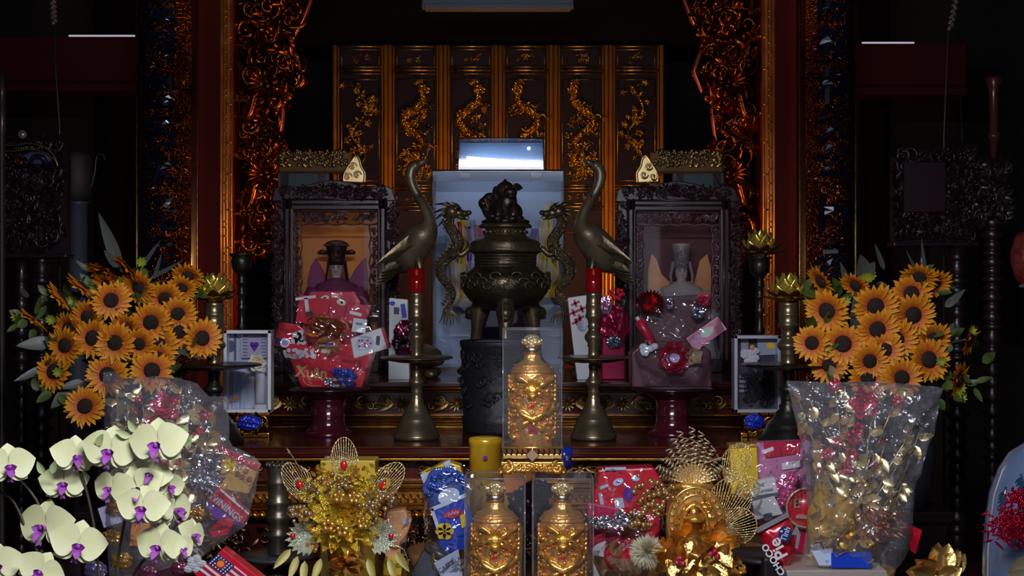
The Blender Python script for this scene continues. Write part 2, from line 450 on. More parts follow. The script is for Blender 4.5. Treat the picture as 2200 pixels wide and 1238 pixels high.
def portal(side):
    L = side == 'left'; m = (lambda p: p) if L else mx
    d = 7.2; sg = 1 if L else -1
    t = thing('carved_portal', 'carved gilt openwork portal with key-pattern strip and red jamb, %s of the altar' % side, 'portal', (X(m(470), d), d, 0), 'carved portal sides')
    q = MB(); q.span((X(m(427), d), d, 0), (X(m(502), d), d+.16, 3.7)); q.done('red_jamb', mat('jamb_lacquer', (.13, .007, .004), .5, spec=.12), t)
    q = MB(); d0 = d-.014
    q.span((X(m(474), d), d0, .3), (X(m(500), d), d, 3.6), .003)
    xs = [X(m(p), d) for p in (475.5, 482, 488.5, 498.5)]
    for x in xs: q.tube([(x, d0, .3), (x, d0, 3.6)], .006, 6)
    k = 0; z = .4
    while z < 3.55:
        j = (0, 1, 2, 1)[k % 4] if k % 2 else (2, 0, 1, 0)[k % 4]
        a, b = xs[j], xs[min(3, j+1)]
        q.tube([(a, d0-.002, z), (b, d0-.002, z)], .006, 5); z += (.045, .028, .06)[k % 3]; k += 1
    q.done('key_strip', mat('gilt_warm', (.9, .36, .09), .3, .7, col2=(.65, .2, .04), nscale=9, bump=.1), t)
    # openwork
    xe = lambda zz: X(m(wave(max(0, min(560, 619-(zz-CZ)*F/d)), EDGE)), d)
    rd = random.Random(11 if L else 12); q = MB(); y = d+.06
    zlo, zhi = Z(565, d), Z(-25, d)
    def ins(cx, cz):
        e = xe(cz); x0 = X(m(502), d)
        return (x0 < cx < e-.02) if L else (e+.02 < cx < x0)
    xx = sorted((X(m(500), d), X(m(668), d)))
    q.carve(xx[0], xx[1], zlo, zhi, y, 105, 21 if L else 22, .03, .075, ins, .9)
    q.carve(xx[0], xx[1], zlo, zhi, y-.01, 120, 31 if L else 32, .014, .03, ins, .9)
    for k in range(7):                     # large cloud loops
        zc = zhi-.1-k*.185; x0 = X(m(500), d); w = abs(xe(zc)-x0)*.52
        c = V((x0+sg*w, y-.01, zc)); rr = min(.085, w*.8)
        q.tube([c+V((rr*1.15*cos(a), -.012*cos(3*a), rr*sin(a))) for a in [i*2*pi/26*.86+k for i in range(27)]], [.012+.005*sin(i*.5) for i in range(27)], 7)
    for yp in (185, 380):                  # dragon heads with flaring manes
        c = P(m(575), yp, d)+V((0, .02, 0))
        q.ball(c, (.04, .04, .034)); q.ball(c+V((sg*.035, -.03, -.012)), (.03, .028, .02)); q.ball(c+V((-sg*.005, -.04, .022)), .013); q.ball(c+V((sg*.03, -.035, .018)), .012)
        for k in range(12):
            a = .5+k*.36; q.leaf(c+V((0, -.01, 0)), (-sg*abs(cos(a))*1.2, -.25, sin(a)), .1, .024, (0, -1, 0), .25, 6)
        q.tube([c+V((-sg*.02, 0, 0))]+[c+V((-sg*(.03+.02*i), .01*sin(i), -.03*i+.05*sin(i*1.3))) for i in range(1, 6)], [.03, .028, .024, .02, .015, .008], 8)
    q.done('openwork', GILTR, t)
    q = MB(); seg = []
    for ya, yb in ((-20, 84), (92, 206), (215, 306), (312, 420), (430, 560)):
        pts = [P(m(wave(yy, EDGE)-4), yy, d)+V((0, .05, 0)) for yy in [ya+(yb-ya)*i/12 for i in range(13)]]
        q.tube(pts, [.0095+.004*sin(pi*i/12) for i in range(13)], 8); q.ball(pts[0], .017, 8, 6); q.ball(pts[-1], .017, 8, 6)
    q.done('edge_rib', mat('rib_red_gold', (.55, .12, .07), .3, .8, coat=.3), t)
portal('left'); portal('right')

# hanging strip light at the top
t = thing('strip_light', 'grey metal strip light hanging unlit above the altar', 'ceiling light', (X(1068, 6.9), 6.9, Z(20, 6.9)))
q = MB(); a, b = P(905, 16, 6.88), P(1232, -8, 6.95); q.span(a, b, .008)
q.span(P(912, 18, 6.87), P(1225, 15, 6.96), .003); q.done('housing', mat('housing_grey', (.09, .095, .13), .4, .2), t)
for px in (960, 1180):
    q = MB(); q.tube([V((X(px, 6.9), 6.91, Z(-6, 6.9))), V((X(px, 6.9), 6.91, 3.75))], .005, 6); q.done('hanger_rod', GREYM, t)

# ------------------------------------------------------------------ altar table and step
AZ = CZ-.558; D0 = 5.0                     # table top height, front edge
TZ = Z(820, 5.75)                          # step top
t = thing('altar_table', 'long red lacquer altar table with gilt mouldings and carved apron', 'altar table', (0, 5.9, 0))
HX = 1.22
q = MB(); q.span((-HX, 5.0, Z(984, 5)), (HX, 7.1, AZ), .006); q.done('table_top', LACQ, t)
q = MB()
for yp, dd, r in ((962, 4.998, .004), (975, 4.998, .003)): q.tube([(-HX, dd, Z(yp, 5)), (HX, dd, Z(yp, 5))], r, 6)
q.done('edge_bead', mat('amber_edge', (.3, .09, .02), .3, .7), t)
q = MB(); q.span((-HX+.02, 5.07, .3), (HX-.02, 7.0, Z(984, 5))); q.done('frieze_board', LACQ, t)
q = MB()
q.span((-HX, 5.0, Z(990, 5)), (HX, 5.08, Z(985.5, 5)), .001)
for yp, dd, r in ((1040, 5.04, .006), (1050, 5.035, .005), (1058, 5.045, .004), (1070, 5.05, .003), (1086, 5.03, .006), (1095, 5.03, .005)):
    q.tube([(-HX, dd, Z(yp, 5)), (HX, dd, Z(yp, 5))], r, 8)
q.span((-HX, 5.045, Z(1100, 5)), (HX, 5.075, Z(1036, 5)))
x = -HX
while x < HX:                               # rope and wave mouldings
    q.tube([(x, 5.036, Z(1066, 5)), (x+.018, 5.034, Z(1074, 5)), (x+.022, 5.036, Z(1082, 5))], .0035, 4)
    q.ball((x, 5.03, Z(1110, 5)), (.02, .018, .013), 8, 6, Euler((0, .7, 0)).to_matrix()); x += .026
q.done('gilt_moulding', GILT, t)
q = MB()
for k in range(13):
    cx = -HX+.1+k*.17; zc = Z(1010, 5)
    q.blossom((cx, 5.065, zc), .026, 8, 2)
    for s in (-1, 1):
        q.spiral((cx+s*.055, 5.065, zc), .02, 1.2, pi/2-s*pi/2, s, .004); q.leaf((cx+s*.02, 5.06, zc), (s, -.1, .4), .05, .014, (0, -1, 0), .2, 5); q.leaf((cx+s*.02, 5.06, zc), (s, -.1, -.4), .05, .014, (0, -1, 0), .2, 5)
q.done('frieze_carving', GILTD, t)
q = MB(); q.carve(-HX+.02, HX-.02, Z(1215, 5), Z(1122, 5), 5.07, 190, 5, .02, .045, leaves=1)
for k in range(9):
    cx = -1.05+k*.2625; q.blossom((cx, 5.05, Z(1158, 5)), .05, 11, 3)
q.done('carved_apron', mat('apron_gilt', (.45, .27, .1), .36, 1, col2=(.12, .05, .03), nscale=14), t)
q = MB()
for sx in (-1, 1):
    for yy in (5.12, 6.95):
        q = MB(); q.span((sx*(HX-.12)-.06, yy-.05, 0), (sx*(HX-.12)+.06, yy+.05, .35), .01); q.done('leg', LACD, t)
t = thing('altar_step', 'raised altar step with gilt lines and carved floral frieze on the red table', 'altar step', (0, 6.3, AZ))
SX = 1.02; d = 5.75
q = MB(); q.span((-SX, 5.72, Z(832, d)), (SX, 7.05, TZ), .006); q.span((-SX+.03, 5.78, AZ), (SX-.03, 7.0, Z(832, d)))
q.done('step_body', LACQ, t)
q = MB()
for yp, dd, r in ((826, 5.735, .005), (834, 5.73, .007), (841, 5.745, .006), (897, 5.745, .007), (905, 5.735, .006), (911, 5.73, .004)): q.tube([(-SX, dd, Z(yp, d)), (SX, dd, Z(yp, d))], r, 8)
q.span((-SX, 5.755, Z(915, d)), (SX, 5.79, Z(892, d)))
q.done('gilt_moulding', GILT, t)
q = MB(); zc = Z(868, d)
for k in range(9):
    cx = -.9+k*.225; q.blossom((cx, 5.77, zc), .034, 10, 3)
    for s in (-1, 1):
        q.spiral((cx+s*.065, 5.77, zc+.008), .026, 1.3, pi/2-s*pi/2, s, .005)
        q.spiral((cx+s*.1, 5.77, zc-.012), .02, 1.3, pi/2+s*pi/2, -s, .004)
        for a in (.5, -.5, .1): q.leaf((cx+s*.03, 5.77, zc), (s, -.1, a), .07, .018, (0, -1, 0), .25, 5)
q.done('frieze_carving', GILTD, t)

# lower offering table in front
t = thing('offering_table', 'low dark offering table standing in front of the carved altar', 'table', (0, 4, 0))
LZ = .67
q = MB(); q.span((-1.75, 2.9, LZ-.05), (1.75, 4.86, LZ), .006); q.done('table_top', LACD, t)
q = MB(); q.span((-1.7, 2.95, LZ-.17), (1.7, 4.82, LZ-.05)); q.done('apron', LACD, t)
for sx in (-1, 1):
    for yy in (3.02, 4.75):
        q = MB(); q.span((sx*1.62-.05, yy-.05, 0), (sx*1.62+.05, yy+.05, LZ-.17), .01); q.done('leg', LACD, t)

# gilt rails with teal panel and leaf finial behind the shrines
def rail(side):
    L = side == 'left'; m = (lambda p: p) if L else (lambda p: mx(p)+14); d = 6.92; sg = 1 if L else -1
    t = thing('gilt_rail', 'carved gilt throne rail with pale leaf finial and teal panel behind the %s shrine' % side, 'throne rail', P(m(690), 400, d), 'throne rails behind the shrines')
    q = MB(); xs = sorted((X(m(596), d), X(m(752), d)))
    q.span((xs[0], d, Z(372, d)), (xs[1], d+.08, Z(325, d)), .01)
    q.done('rail_board', mat('rail_gilt_dark', (.09, .055, .02), .45, .6), t)
    q = MB(); rd = random.Random(6)
    for k in range(150):
        p = P(m(rd.uniform(600, 748)), rd.uniform(324, 356), d); q.ball(p+V((0, -.004, 0)), (rd.uniform(.006, .013),)*3, 7, 5)
    q.done('cloud_carving', GILTP, t)
    q = MB(); ys = sorted((X(m(596), d), X(m(705), d))); q.span((ys[0], d+.02, Z(402, d)), (ys[1], d+.07, Z(372, d))); q.done('teal_panel', TEAL, t)
    q = MB()
    out = [(738, 390), (740, 372), (752, 352), (764, 335), (772, 342), (776, 358), (784, 372), (782, 392)]
    q.pp([(m(a), b) for a, b in out], d-.03, .02, .002)
    q.tube(smooth_path([P(m(a), b, d-.035) for a, b in out]), .006, 7)
    for a, b in ((748, 380), (758, 358), (768, 376)): q.spiral(P(m(a), b, d-.032), .02, 1.2, 0, sg, .005)
    for k in range(4): q.tube([P(m(735+k*4), 392, d-.02), P(m(744+k*4), 362, d-.025)], .004, 5)
    q.done('leaf_finial', mat('finial_gilt', (.8, .62, .3), .3, 1), t)
    q = MB()
    for p in (610, 690, 745): q = MB(); q.span((X(m(p)-0, d)-.02, d+.02, TZ), (X(m(p), d)+.02, d+.06, Z(372, d))); q.done('post', LACD, t)
rail('left'); rail('right')
# ------------------------------------------------------------------ bronze incense burner
BX = 1086; bd = 6.0
def prof(cx, d, rows, s=1):               # rows of (half width px, y px) -> lathe profile with absolute z
    return [(w/F*d, Z(y, d)) for w, y in rows]
t = thing('incense_burner', 'large bronze incense burner with lion lid and two dragon handles, on the altar step', 'incense burner', (X(BX, bd), bd, TZ))
c = (X(BX, bd), bd, 0)
q = MB()
q.lathe(prof(BX, bd, [(0, 655), (30, 668), (52, 661), (76, 647), (91, 627), (94, 607), (88, 590), (74, 580), (66, 572), (66, 548), (74, 543), (76, 536), (74, 530), (60, 530), (0, 530)]), c, 48)
q.done('bowl', mat('bronze_bowl', (.17, .13, .08), .34, .85, col2=(.07, .055, .035), nscale=16, bump=.5, bscale=45), t)
q = MB()
for k in range(5): q.tube([V(c)+V((65.5/F*bd*cos(a), 65.5/F*bd*sin(a), Z(549+k*6, bd))) for a in [i*2*pi/40 for i in range(41)]], .004, 6)
for k in range(26):                        # relief dragons on the belly
    a = -pi/2+(k-12.5)*.16; zz = Z(606+12*sin(k*2.1), bd); rr = 92.5/F*bd
    p = V((c[0]+rr*cos(a), c[1]+rr*sin(a), zz)); tn = V((-sin(a), cos(a), 0)); n = V((cos(a), sin(a), 0))
    q.tube([p+tn*.03*cos(b)*(1-b/9)+V((0, 0, .022*sin(b)*(1-b/9)))+n*.004 for b in [i*.6 for i in range(12)]], [.006*(1-i/16) for i in range(12)], 5)
q.done('belly_relief', BRONZE, t)
q = MB()
q.lathe(prof(BX, bd, [(78, 543), (79, 536), (74, 530), (76, 524), (70, 518), (58, 512), (46, 507), (43, 504), (42, 494), (44, 491), (56, 490), (57, 486), (52, 481), (47, 479), (40, 474), (0, 474)]), c, 48)
for k in range(18):
    a = k*2*pi/18; q.ball((c[0]+.085*cos(a), c[1]+.085*sin(a), Z(499, bd)), (.012, .012, .008), 6, 5)
q.done('lid', BRONZE, t)
def L3(px, py, dy=0): return P(px, py, bd)+V((0, dy, 0))
q = MB()                                   # guardian lion seated on the lid
q.ball(L3(1078, 452), (.06, .075, .058)); q.ball(L3(1090, 436, -.02), (.042, .055, .06)); q.ball(L3(1086, 412, -.045), (.04, .045, .042))
q.ball(L3(1096, 416, -.085), (.03, .03, .022)); q.ball(L3(1097, 424, -.08), (.024, .026, .01)); q.ball(L3(1088, 405, -.085), .009); q.ball(L3(1102, 407, -.085), .009)
for a, b, s in ((1066, 430, 1), (1110, 405, -1)): q.leaf(L3(1086+(-12 if s > 0 else 14), 402, -.02), (-.6*s, -.1, -.7 if s > 0 else -.1), .05, .035, (0, -1, 0), .3, 6, .3)
q.tube([L3(1080, 398, -.04), L3(1086, 392, -.05), L3(1090, 398, -.06)], [.006, .012, .006], 6)
for k in range(12):
    a = k*2*pi/12; q.ball(L3(1084+18*cos(a), 420+20*sin(a), -.02), .016, 7, 5)
for px, dy in ((1070, -.06), (1102, -.06)):
    q.tube([L3(px, 445, dy), L3(px+2, 462, dy-.02), L3(px-1, 472, dy-.03)], [.026, .02, .018], 8); q.ball(L3(px-1, 473, dy-.045), (.024, .03, .015))
q.ball(L3(1060, 466), (.03, .05, .028)); q.ball(L3(1108, 458, 0), (.03, .05, .04)); q.ball(L3(1112, 470, -.03), (.028, .035, .015))
q.tube(smooth_path([L3(1058, 460, .02), L3(1044, 452, .02), L3(1041, 436, .02), L3(1048, 424, .01), L3(1056, 430, 0)]), [.022+.006*sin(i) for i in range(17)], 8)
for k in range(5): q.spiral(L3(1048+k*2, 432+k*5, -.01), .016, 1.2, k, 1, .005)
q.ball(L3(1090, 470, -.07), .016); q.lathe([(.1, 0), (.102, .008), (.09, .014), (0, .014)], (c[0], c[1], Z(479, bd)), 32)
q.done('lion_finial', mat('bronze_lion', (.11, .075, .065), .38, .7, col2=(.06, .04, .035), nscale=30, bump=.3, bscale=60), t)
for a in (-pi/2, -pi/2+2.2, -pi/2-2.2):
    e = V((cos(a), sin(a), 0)); b = V(c)
    q = MB(); q.tube([b+e*.12+V((0, 0, Z(640, bd))), b+e*.14+V((0, 0, Z(668, bd))), b+e*.15+V((0, 0, Z(705, bd))), b+e*.165+V((0, 0, Z(770, bd))), b+e*.2+V((0, 0, TZ+.02))], [.034, .042, .026, .024, .032], 10)
    q.ball(b+e*.205+V((0, 0, TZ+.02)), (.045, .045, .02)); q.ball(b+e*.18+V((0, 0, Z(672, bd))), (.03, .03, .026)); q.ball(b+e*.195+V((0, 0, Z(682, bd))), (.018, .018, .012)); q.done('leg', BRONZE, t)
def handle(s):
    m = lambda p: BX+s*(p-BX)
    g = lambda px, py, dy=0: L3(m(px), py, dy-.03)
    q = MB()
    pts = smooth_path([g(968, 462), g(966, 484), g(978, 505), g(986, 522), g(978, 540), g(960, 556), (g(949, 575)), g(951, 596), g(963, 612), g(974, 628), g(972, 645), g(962, 660), g(955, 672)], 5)
    n = len(pts); q.tube(pts, [.0145+.012*sin(pi*min(1, i/n+.18))-.006*(i/n) for i in range(n)], 10)
    for i in range(2, n-6, 2):              # back ridge
        tn = (pts[i+1]-pts[i]).normalized(); q.leaf(pts[i]+V((-s*.012, 0, 0)), (-s*.8, 0, .6), .026, .014, (0, -1, 0), .1, 4)
    b = q.done('dragon_handle', SCALES, t); b['label'] = 'scaly bronze dragon handle'
    q = MB(); sg = s
    q.ball(g(972, 456), (.034, .03, .03)); q.ball(g(985, 459), (.03, .022, .02)); q.ball(g(999, 460), (.022, .02, .014)); q.ball(g(990, 468), (.028, .018, .008), T=Euler((0, .25*sg, 0)).to_matrix())
    q.ball(g(1008, 458, 0), (.012, .013, .011)); q.ball(g(979, 450, -.025), .009); q.tube([g(976, 450, -.02), g(982, 446, -.026), g(989, 449, -.02)], .005, 6)
    for (a, b2), (c2, d2), (e, f2), w in (((972, 447), (956, 440), (935, 440), .03), ((966, 452), (950, 452), (933, 458), .03), ((964, 458), (950, 462), (936, 473), .03), ((966, 465), (955, 474), (941, 488), .028), ((976, 446), (968, 440), (958, 434), .02), ((983, 445), (977, 439), (970, 435), .016), ((990, 449), (984, 441), (978, 437), .014), ((970, 468), (962, 480), (952, 494), .02)):
        q.tube(smooth_path([g(a, b2), g(c2, d2, -.012), g(e, f2)], 5), [w*.42*(1-i/11.5) for i in range(11)], 6, .7)
    q.tube(smooth_path([g(1000, 462), g(1008, 468), g(1003, 474)], 4), .003, 5)
    q.done('dragon_head', BRONZE, b)
    q = MB()
    for k in range(7): q.tube(smooth_path([g(957+k*1.5, 664), g(950+k*6, 682), g(944+k*7.5+(k % 2)*3, 700-abs(k-3)*2)], 4), [.006*(1-i/10) for i in range(9)], 5)
    q.done('tail', BRONZE, b); q = MB()
    q.tube(smooth_path([g(984, 545), g(992, 548), g(1002, 540), g(1008, 534)], 4), .012, 7)
    for k in range(4): q.tube([g(1004, 537), g(1010+k*1.5, 528+k*5)], [.007, .003], 5)
    for k in range(3): q.tube([g(986, 548), g(984-k*5, 566-k*3)], [.006, .002], 5)
    q.done('claw', BRONZE, b)
handle(1); handle(-1)

# bronze cranes standing on tortoises
def crane(s, label):
    m = lambda p: BX+s*(p-BX); d = 6.0
    t = thing('crane_statue', label, 'crane statue', (X(m(893), d), d, TZ), 'pair of bronze cranes')
    g = lambda px, py, dy=0: P(m(px), py, d)+V((0, dy, 0))
    q = MB()
    spine = smooth_path([g(836, 582, .05), g(862, 562, .03), g(885, 535, 0), g(908, 508, -.03), (g(922, 488, -.04)), g(922, 468, -.035), g(912, 445, -.02), g(897, 420, 0), g(885, 395, 0), g(882, 375, 0), g(888, 360, 0), g(899, 354, -.005)], 5)
    rad = [.012, .02, .03, .04, .048, .058, .066, .071, .073, .074, .073, .072, .07, .068, .066, .064, .062, .058, .053, .047, .041, .036, .031, .028, .026, .025, .024, .0235, .023, .0225, .022, .022, .0215, .021, .0205, .02, .02, .02, .02, .0205, .021, .022, .023, .024, .024, .024, .024, .024, .024, .024, .024, .024, .024, .0235, .022, .018]
    q.tube(spine, [rad[min(i, len(rad)-1)] for i in range(len(spine))], 12)
    q.tube([g(897, 355), g(908, 349, -.01), g(919, 343, -.015)], [.02, .011, .003], 8)
    q.ball(g(890, 352, .0), (.018, .016, .01))
    b = q.done('body', mat('crane_bronze', (.32, .24, .15), .4, .6, col2=(.17, .12, .075), nscale=16, bump=.2, bscale=70), t)
    q = MB()
    for k in range(12):
        a = g(915-k*3.2, 500+k*3, -.075+k*.004); q.leaf(a, (-s*(.8+.02*k), .1, -.55), .17-.002*k, .05, (0, -1, .3), .12, 6, .12)
    for k in range(5): q.leaf(g(876-k*5, 552+k*5, -.03+.02*k), (-s, .15, -.6-.05*k), .13, .045, (0, -1, .2), .05, 6)
    q.done('wing', BRONZE, t)
    for dy in (-.03, .03):
        q = MB(); q.tube([g(896, 540, dy), g(904, 585, dy), g(899, 640, dy), g(902, 735, dy)], [.03, .014, .0115, .013], 8)
        for k in range(3): q.tube([g(902, 733, dy), g(902+(k-1)*12, 740, dy-.05)], [.01, .004], 5)
        q.done('leg', BRONZE, t)
    q = MB(); q.ball(g(900, 766, 0), (.1, .13, .055)); q.ball(g(934, 772, -.02), (.045, .035, .03))
    for a, b2 in ((-.07, -.08), (.07, -.08), (-.07, .08), (.07, .08)): q.ball((wloc(t).x+a, d+b2, TZ+.022), (.035, .04, .022), 8, 6)
    q.done('tortoise_base', BRONZE, t)
    q = MB(); q.tube(smooth_path([g(914, 346, -.01), g(918, 330, -.01), g(921, 300, -.01), g(921, 275, -.01)], 4), .0025, 5); q.lathe([(0, 0), (.012, .004), (.018, .012), (.014, .014), (0, .014)], g(921, 277, -.01), 12)
    q.tube(smooth_path([g(914, 346, -.01), g(910, 380, -.02), (g(902, 425, -.03))], 4), .0025, 5)
    q.done('lotus_stem', BRONZED, t)
crane(1, 'bronze crane on the left of the incense burner, beak pointing up to the right')
crane(-1, 'bronze crane on the right of the incense burner, beak pointing up to the left')

# glass cases -----------------------------------------------------------------
CASEB = mat('case_backdrop', (.42, .56, .8), .6)
def glass_case(label, x0, x1, yt, zb, d0, d1, back):
    t = thing('glass_case', label, 'glass case', (X((x0+x1)/2, d0), (d0+d1)/2, zb))
    xa, xb, zt = X(x0, d0), X(x1, d0), Z(yt, d0)
    for n, a, b in (('front_pane', (xa, d0, zb+.02), (xb, d0+.004, zt)), ('side_pane', (xa, d0+.004, zb+.02), (xa+.004, d1, zt)), ('side_pane', (xb-.004, d0+.004, zb+.02), (xb, d1, zt)), ('top_pane', (xa, d0, zt), (xb, d1, zt+.004))):
        q = MB(); q.span(a, b); q.done(n, GLASS, t)
    q = MB(); q.span((xa, d1-.006, zb+.02), (xb, d1+.006, zt)); q.done('back_panel', back, t)
    q = MB(); q.span((xa, d0, zb), (xb, d1, zb+.02)); q.done('base', LACD, t)
    q = MB()
    for x in (xa, xb): q.tube([(x, d0, zb+.02), (x, d0, zt)], .0022, 5)
    q.tube([(xa, d0, zt+.002), (xb, d0, zt+.002)], .004, 5); q.tube([(xa, d1, zt+.002), (xb, d1, zt+.002)], .004, 5)
    q.done('edge_seam', STEEL, t)
    return t, xa, xb, zt
t, xa, xb, zt = glass_case('tall lit glass case with pale blue back behind the bronze burner', 928, 1212, 367, TZ, 6.42, 6.74, CASEB)
q = MB()
for px in (1000, 1152): q.span((X(px-12, 6.44), 6.43, zt-.035), (X(px+12, 6.44), 6.445, zt-.008), .002)
q.done('clip', ACEDGE, t)
q = MB(); q.span((xa+.006, 6.45, zt-.045), (xb-.006, 6.456, zt-.001)); q.done('top_band', mat('frosted_band', (.3, .42, .62), .5), t)
q = MB(); q.span((xa+.05, 6.62, zt-.02), (xb-.05, 6.66, zt-.004)); q.done('fill_strip', mat('case_fill', (.75, .86, 1), .5, emit=CASE_E), t)  # unseen glowing strip added to brighten the inside of the case
CT = zt+.004
t, xa2, xb2, zt2 = glass_case('small glass case with tube reflection as glowing bars, on top of the tall glass case', 985, 1168, 298, CT+.001, 6.5, 6.7, mat('case_backdrop_deep', (.2, .34, .62), .6))
q = MB()
for k in range(3): q.tube([P(1003, 340+k*9, 6.64), P(1163, 353+k*9, 6.62)], .009, 8)
q.done('glow_tube', mat('case_glow', (.85, .93, 1), .5, emit=4), t)  # glowing bars stand in for the overhead tubes mirrored in the glass
q = MB(); q.ball(P(1136, 319, 6.66), .008); q.done('bulb', mat('case_glow', (1, 1, 1), .5), t)
# silk-draped statue inside the tall case
q = MB(); d = 6.58; b0 = V((X(1075, d), d, TZ+.02))
q.surf(lambda u, v: b0+V(((.13-.085*v**1.4+.012*sin(9*u*2*pi)*(1-v))*cos(2*pi*u), (.09-.05*v)*sin(2*pi*u), .5*v)), 40, 12, cu=True)
q.ball(b0+V((0, 0, .545)), (.04, .04, .055)); q.lathe([(.05, 0), (.055, .05), (.02, .09), (0, .1)], b0+V((0, 0, .57)), 16)
st = q.done('draped_statue', mat('robe_violet', (.16, .08, .3), .7)); tag(st, 'small statue draped in coloured silk inside the tall glass case', 'statue')
for (a, b2, c2, d2, m, nm) in ((962, 440, 1000, 660, CREAM, 'cream'), (992, 470, 1012, 640, YEL, 'yellow'), (986, 476, 1000, 545, CRIM, 'red'), (1012, 470, 1030, 640, PALEB, 'grey'), (1183, 430, 1152, 620, CREAM, 'cream'), (1176, 450, 1180, 640, YEL, 'yellow'), (1150, 490, 1130, 640, PURP, 'violet'), (1006, 486, 1022, 600, PURP, 'violet'), (1022, 482, 1040, 560, RED, 'red')):
    q = MB(); A, B = P(a, b2, 6.52), P(c2, d2, 6.52)
    q.surf(lambda u, v: A.lerp(B, u)+V(((v-.5)*(.03+.1*u), .05+.012*sin(v*9+u*3), 0)), 12, 10)
    q.done('sash', m, st, .002)['label'] = nm+' silk sash'

# carved shrines with seated statues -------------------------------------------
def shrine(side):
    L = side == 'left'; d = 6.35
    ox = 0 if L else 738; m = lambda p: p+ox; oy = 0 if L else 2
    xa, xb = X(m(608), d), X(m(832), d); zb = TZ; zt = Z(425+oy, d); dep = .34
    cx = (xa+xb)/2
    t = thing('shrine_cabinet', 'dark carved glass-fronted shrine cabinet with %s' % ('orange back and purple-robed figure, left of the burner' if L else 'grey-robed figure and orange throne, right of the burner'), 'shrine', (cx, d+.17, zb), 'pair of shrine cabinets')
    q = MB(); th = .045
    q.span((xa, d, zb), (xa+th, d+.04, zt), .006); q.span((xb-th, d, zb), (xb, d+.04, zt), .006)
    q.span((xa, d, zt-.055), (xb, d+.04, zt), .006); q.span((xa, d, zb), (xb, d+.04, zb+.06), .006)
    for r in (.008, .03): 
        for s, x in ((1, xa), (-1, xb)): q.tube([(x+s*r, d-.002, zb), (x+s*r, d-.002, zt)], .005, 6)
        q.tube([(xa, d-.002, zt-r), (xb, d-.002, zt-r)], .005, 6)
    q.done('front_frame', ROSEW, t)
    q = MB(); q.span((xa, d+.04, zb), (xa+.015, d+dep, zt)); q.span((xb-.015, d+.04, zb), (xb, d+dep, zt)); q.span((xa, d+.04, zt-.015), (xb, d+dep, zt)); q.span((xa, d+.04, zb), (xb, d+dep, zb+.02))
    q.done('cabinet_body', ROSEW, t)
    q = MB(); q.span((xa+.015, d+dep-.012, zb+.02), (xb-.015, d+dep, zt-.015)); q.done('back_panel', mat('shrine_orange', (.85, .33, .06), .7, col2=(.7, .24, .09), nscale=4) if L else mat('shrine_maroon', (.1, .02, .03), .6), t)
    # crest and side scrolls
    q = MB(); pts = [(m(584), 432), (m(590), 405), (m(612), 398), (m(640), 402), (m(680), 392), (m(716), 386), (m(752), 392), (m(790), 404), (m(820), 396), (m(842), 404), (m(850), 432)]
    q.pp([(a, b+oy) for a, b in pts], d+.0, .045, .004)
    q.carve(X(m(590), d), X(m(846), d), Z(430, d), Z(396, d), d-.002, 60, 40, .012, .024)
    q.blossom(P(m(716), 403+oy, d)+V((0, -.01, 0)), .03, 8, 3)
    for x0, x1 in ((584, 610), (830, 856)):
        q.span((X(m(x0+(6 if x0 < 600 else 0)), d), d+.01, Z(800, d)), (X(m(x1-(0 if x0 < 600 else 6)), d), d+.035, Z(430, d)), .003)
        q.carve(X(m(x0), d), X(m(x1), d), Z(800, d), Z(430, d), d+.005, 80, 41+x0, .012, .026)
    q.done('carved_crest', ROSEW, t)
    # fretwork valance and side strips
    q = MB(); ia, ib = xa+th, xb-th; ft = zt-.055
    q.carve(ia, ib, ft-.056, ft-.004, d+.02, 46, 44, .01, .018)
    q.tube([(ia+(ib-ia)*i/40, d+.018, ft-.058-.007*abs(sin(i*pi/8))) for i in range(41)], .0045, 6)
    q.tube([(ia, d+.018, ft-.006), (ib, d+.018, ft-.006)], .004, 6)
    for x, s in ((ia+.016, 1), (ib-.016, -1)):
        for k in range(9):
            q.spiral((x, d+.02, ft-.085-k*.042), .015, 1.1, k, s, .005); q.ball((x, d+.02, ft-.105-k*.042), (.007, .006, .008), 7, 5)
        q.tube([(x+s*.018, d+.018, ft-.06)]+[(x+s*(.018+.004*sin(k*1.6)), d+.018, ft-.06-k*.02) for k in range(1, 20)], .0035, 5)
    q.done('fretwork', mat('fret_wood', (.07, .028, .035), .32, coat=.4) if L else mat('fret_wood_light', (.19, .1, .12), .26, .3, coat=.5), t)
    q = MB(); q.span((ia+.02, d+.06, zt-.03), (ib-.02, d+.1, zt-.018)); q.done('fill_strip', mat('shrine_fill', (1, .8, .6), .5, emit=SHR_E), t)  # added glow behind the frame, brightens the dark shrine interior
    q = MB(); q.span((ia, d+.03, zb+.06), (ib, d+.033, ft)); q.done('glass_pane', GLASS, t)
    # figure
    sx = X(m(722) if L else m(727), 6.5); b0 = V((sx, 6.52, zb+.0205))
    fl = 'seated figure in purple-red robe with tall dark winged hat inside the left shrine' if L else 'seated figure in grey robe with tall hat before an orange throne inside the right shrine'
    f = thing('seated_statue', fl, 'statue', b0, None)
    q = MB(); zf = Z(578 if L else 585, 6.5)-b0.z
    prf = [(.0, .17, .1), (.05, .175, .11), (.12, .16, .1), (zf-.17, .135, .085), (zf-.1, .115, .07), (zf-.07, .09, .06), (zf-.052, .045, .04), (zf-.04, .022, .022), (zf-.03, .02, .021), (zf-.02, .026, .026), (zf, .029, .031), (zf+.02, .027, .03), (zf+.035, .016, .02), (zf+.04, .001, .001)]
    nb = len(prf)
    def bod(u, v):
        z, rx, ry = prf[min(nb-1, int(round(v*(nb-1))))]; a = 2*pi*u
        fold = 1+.05*sin(a*7)*(1 if z < zf-.1 else 0); nose = .009 if (abs(z-zf) < .004 and abs(a-1.5*pi) < .2) else 0
        return b0+V((rx*fold*cos(a), ry*fold*sin(a)-nose, z))
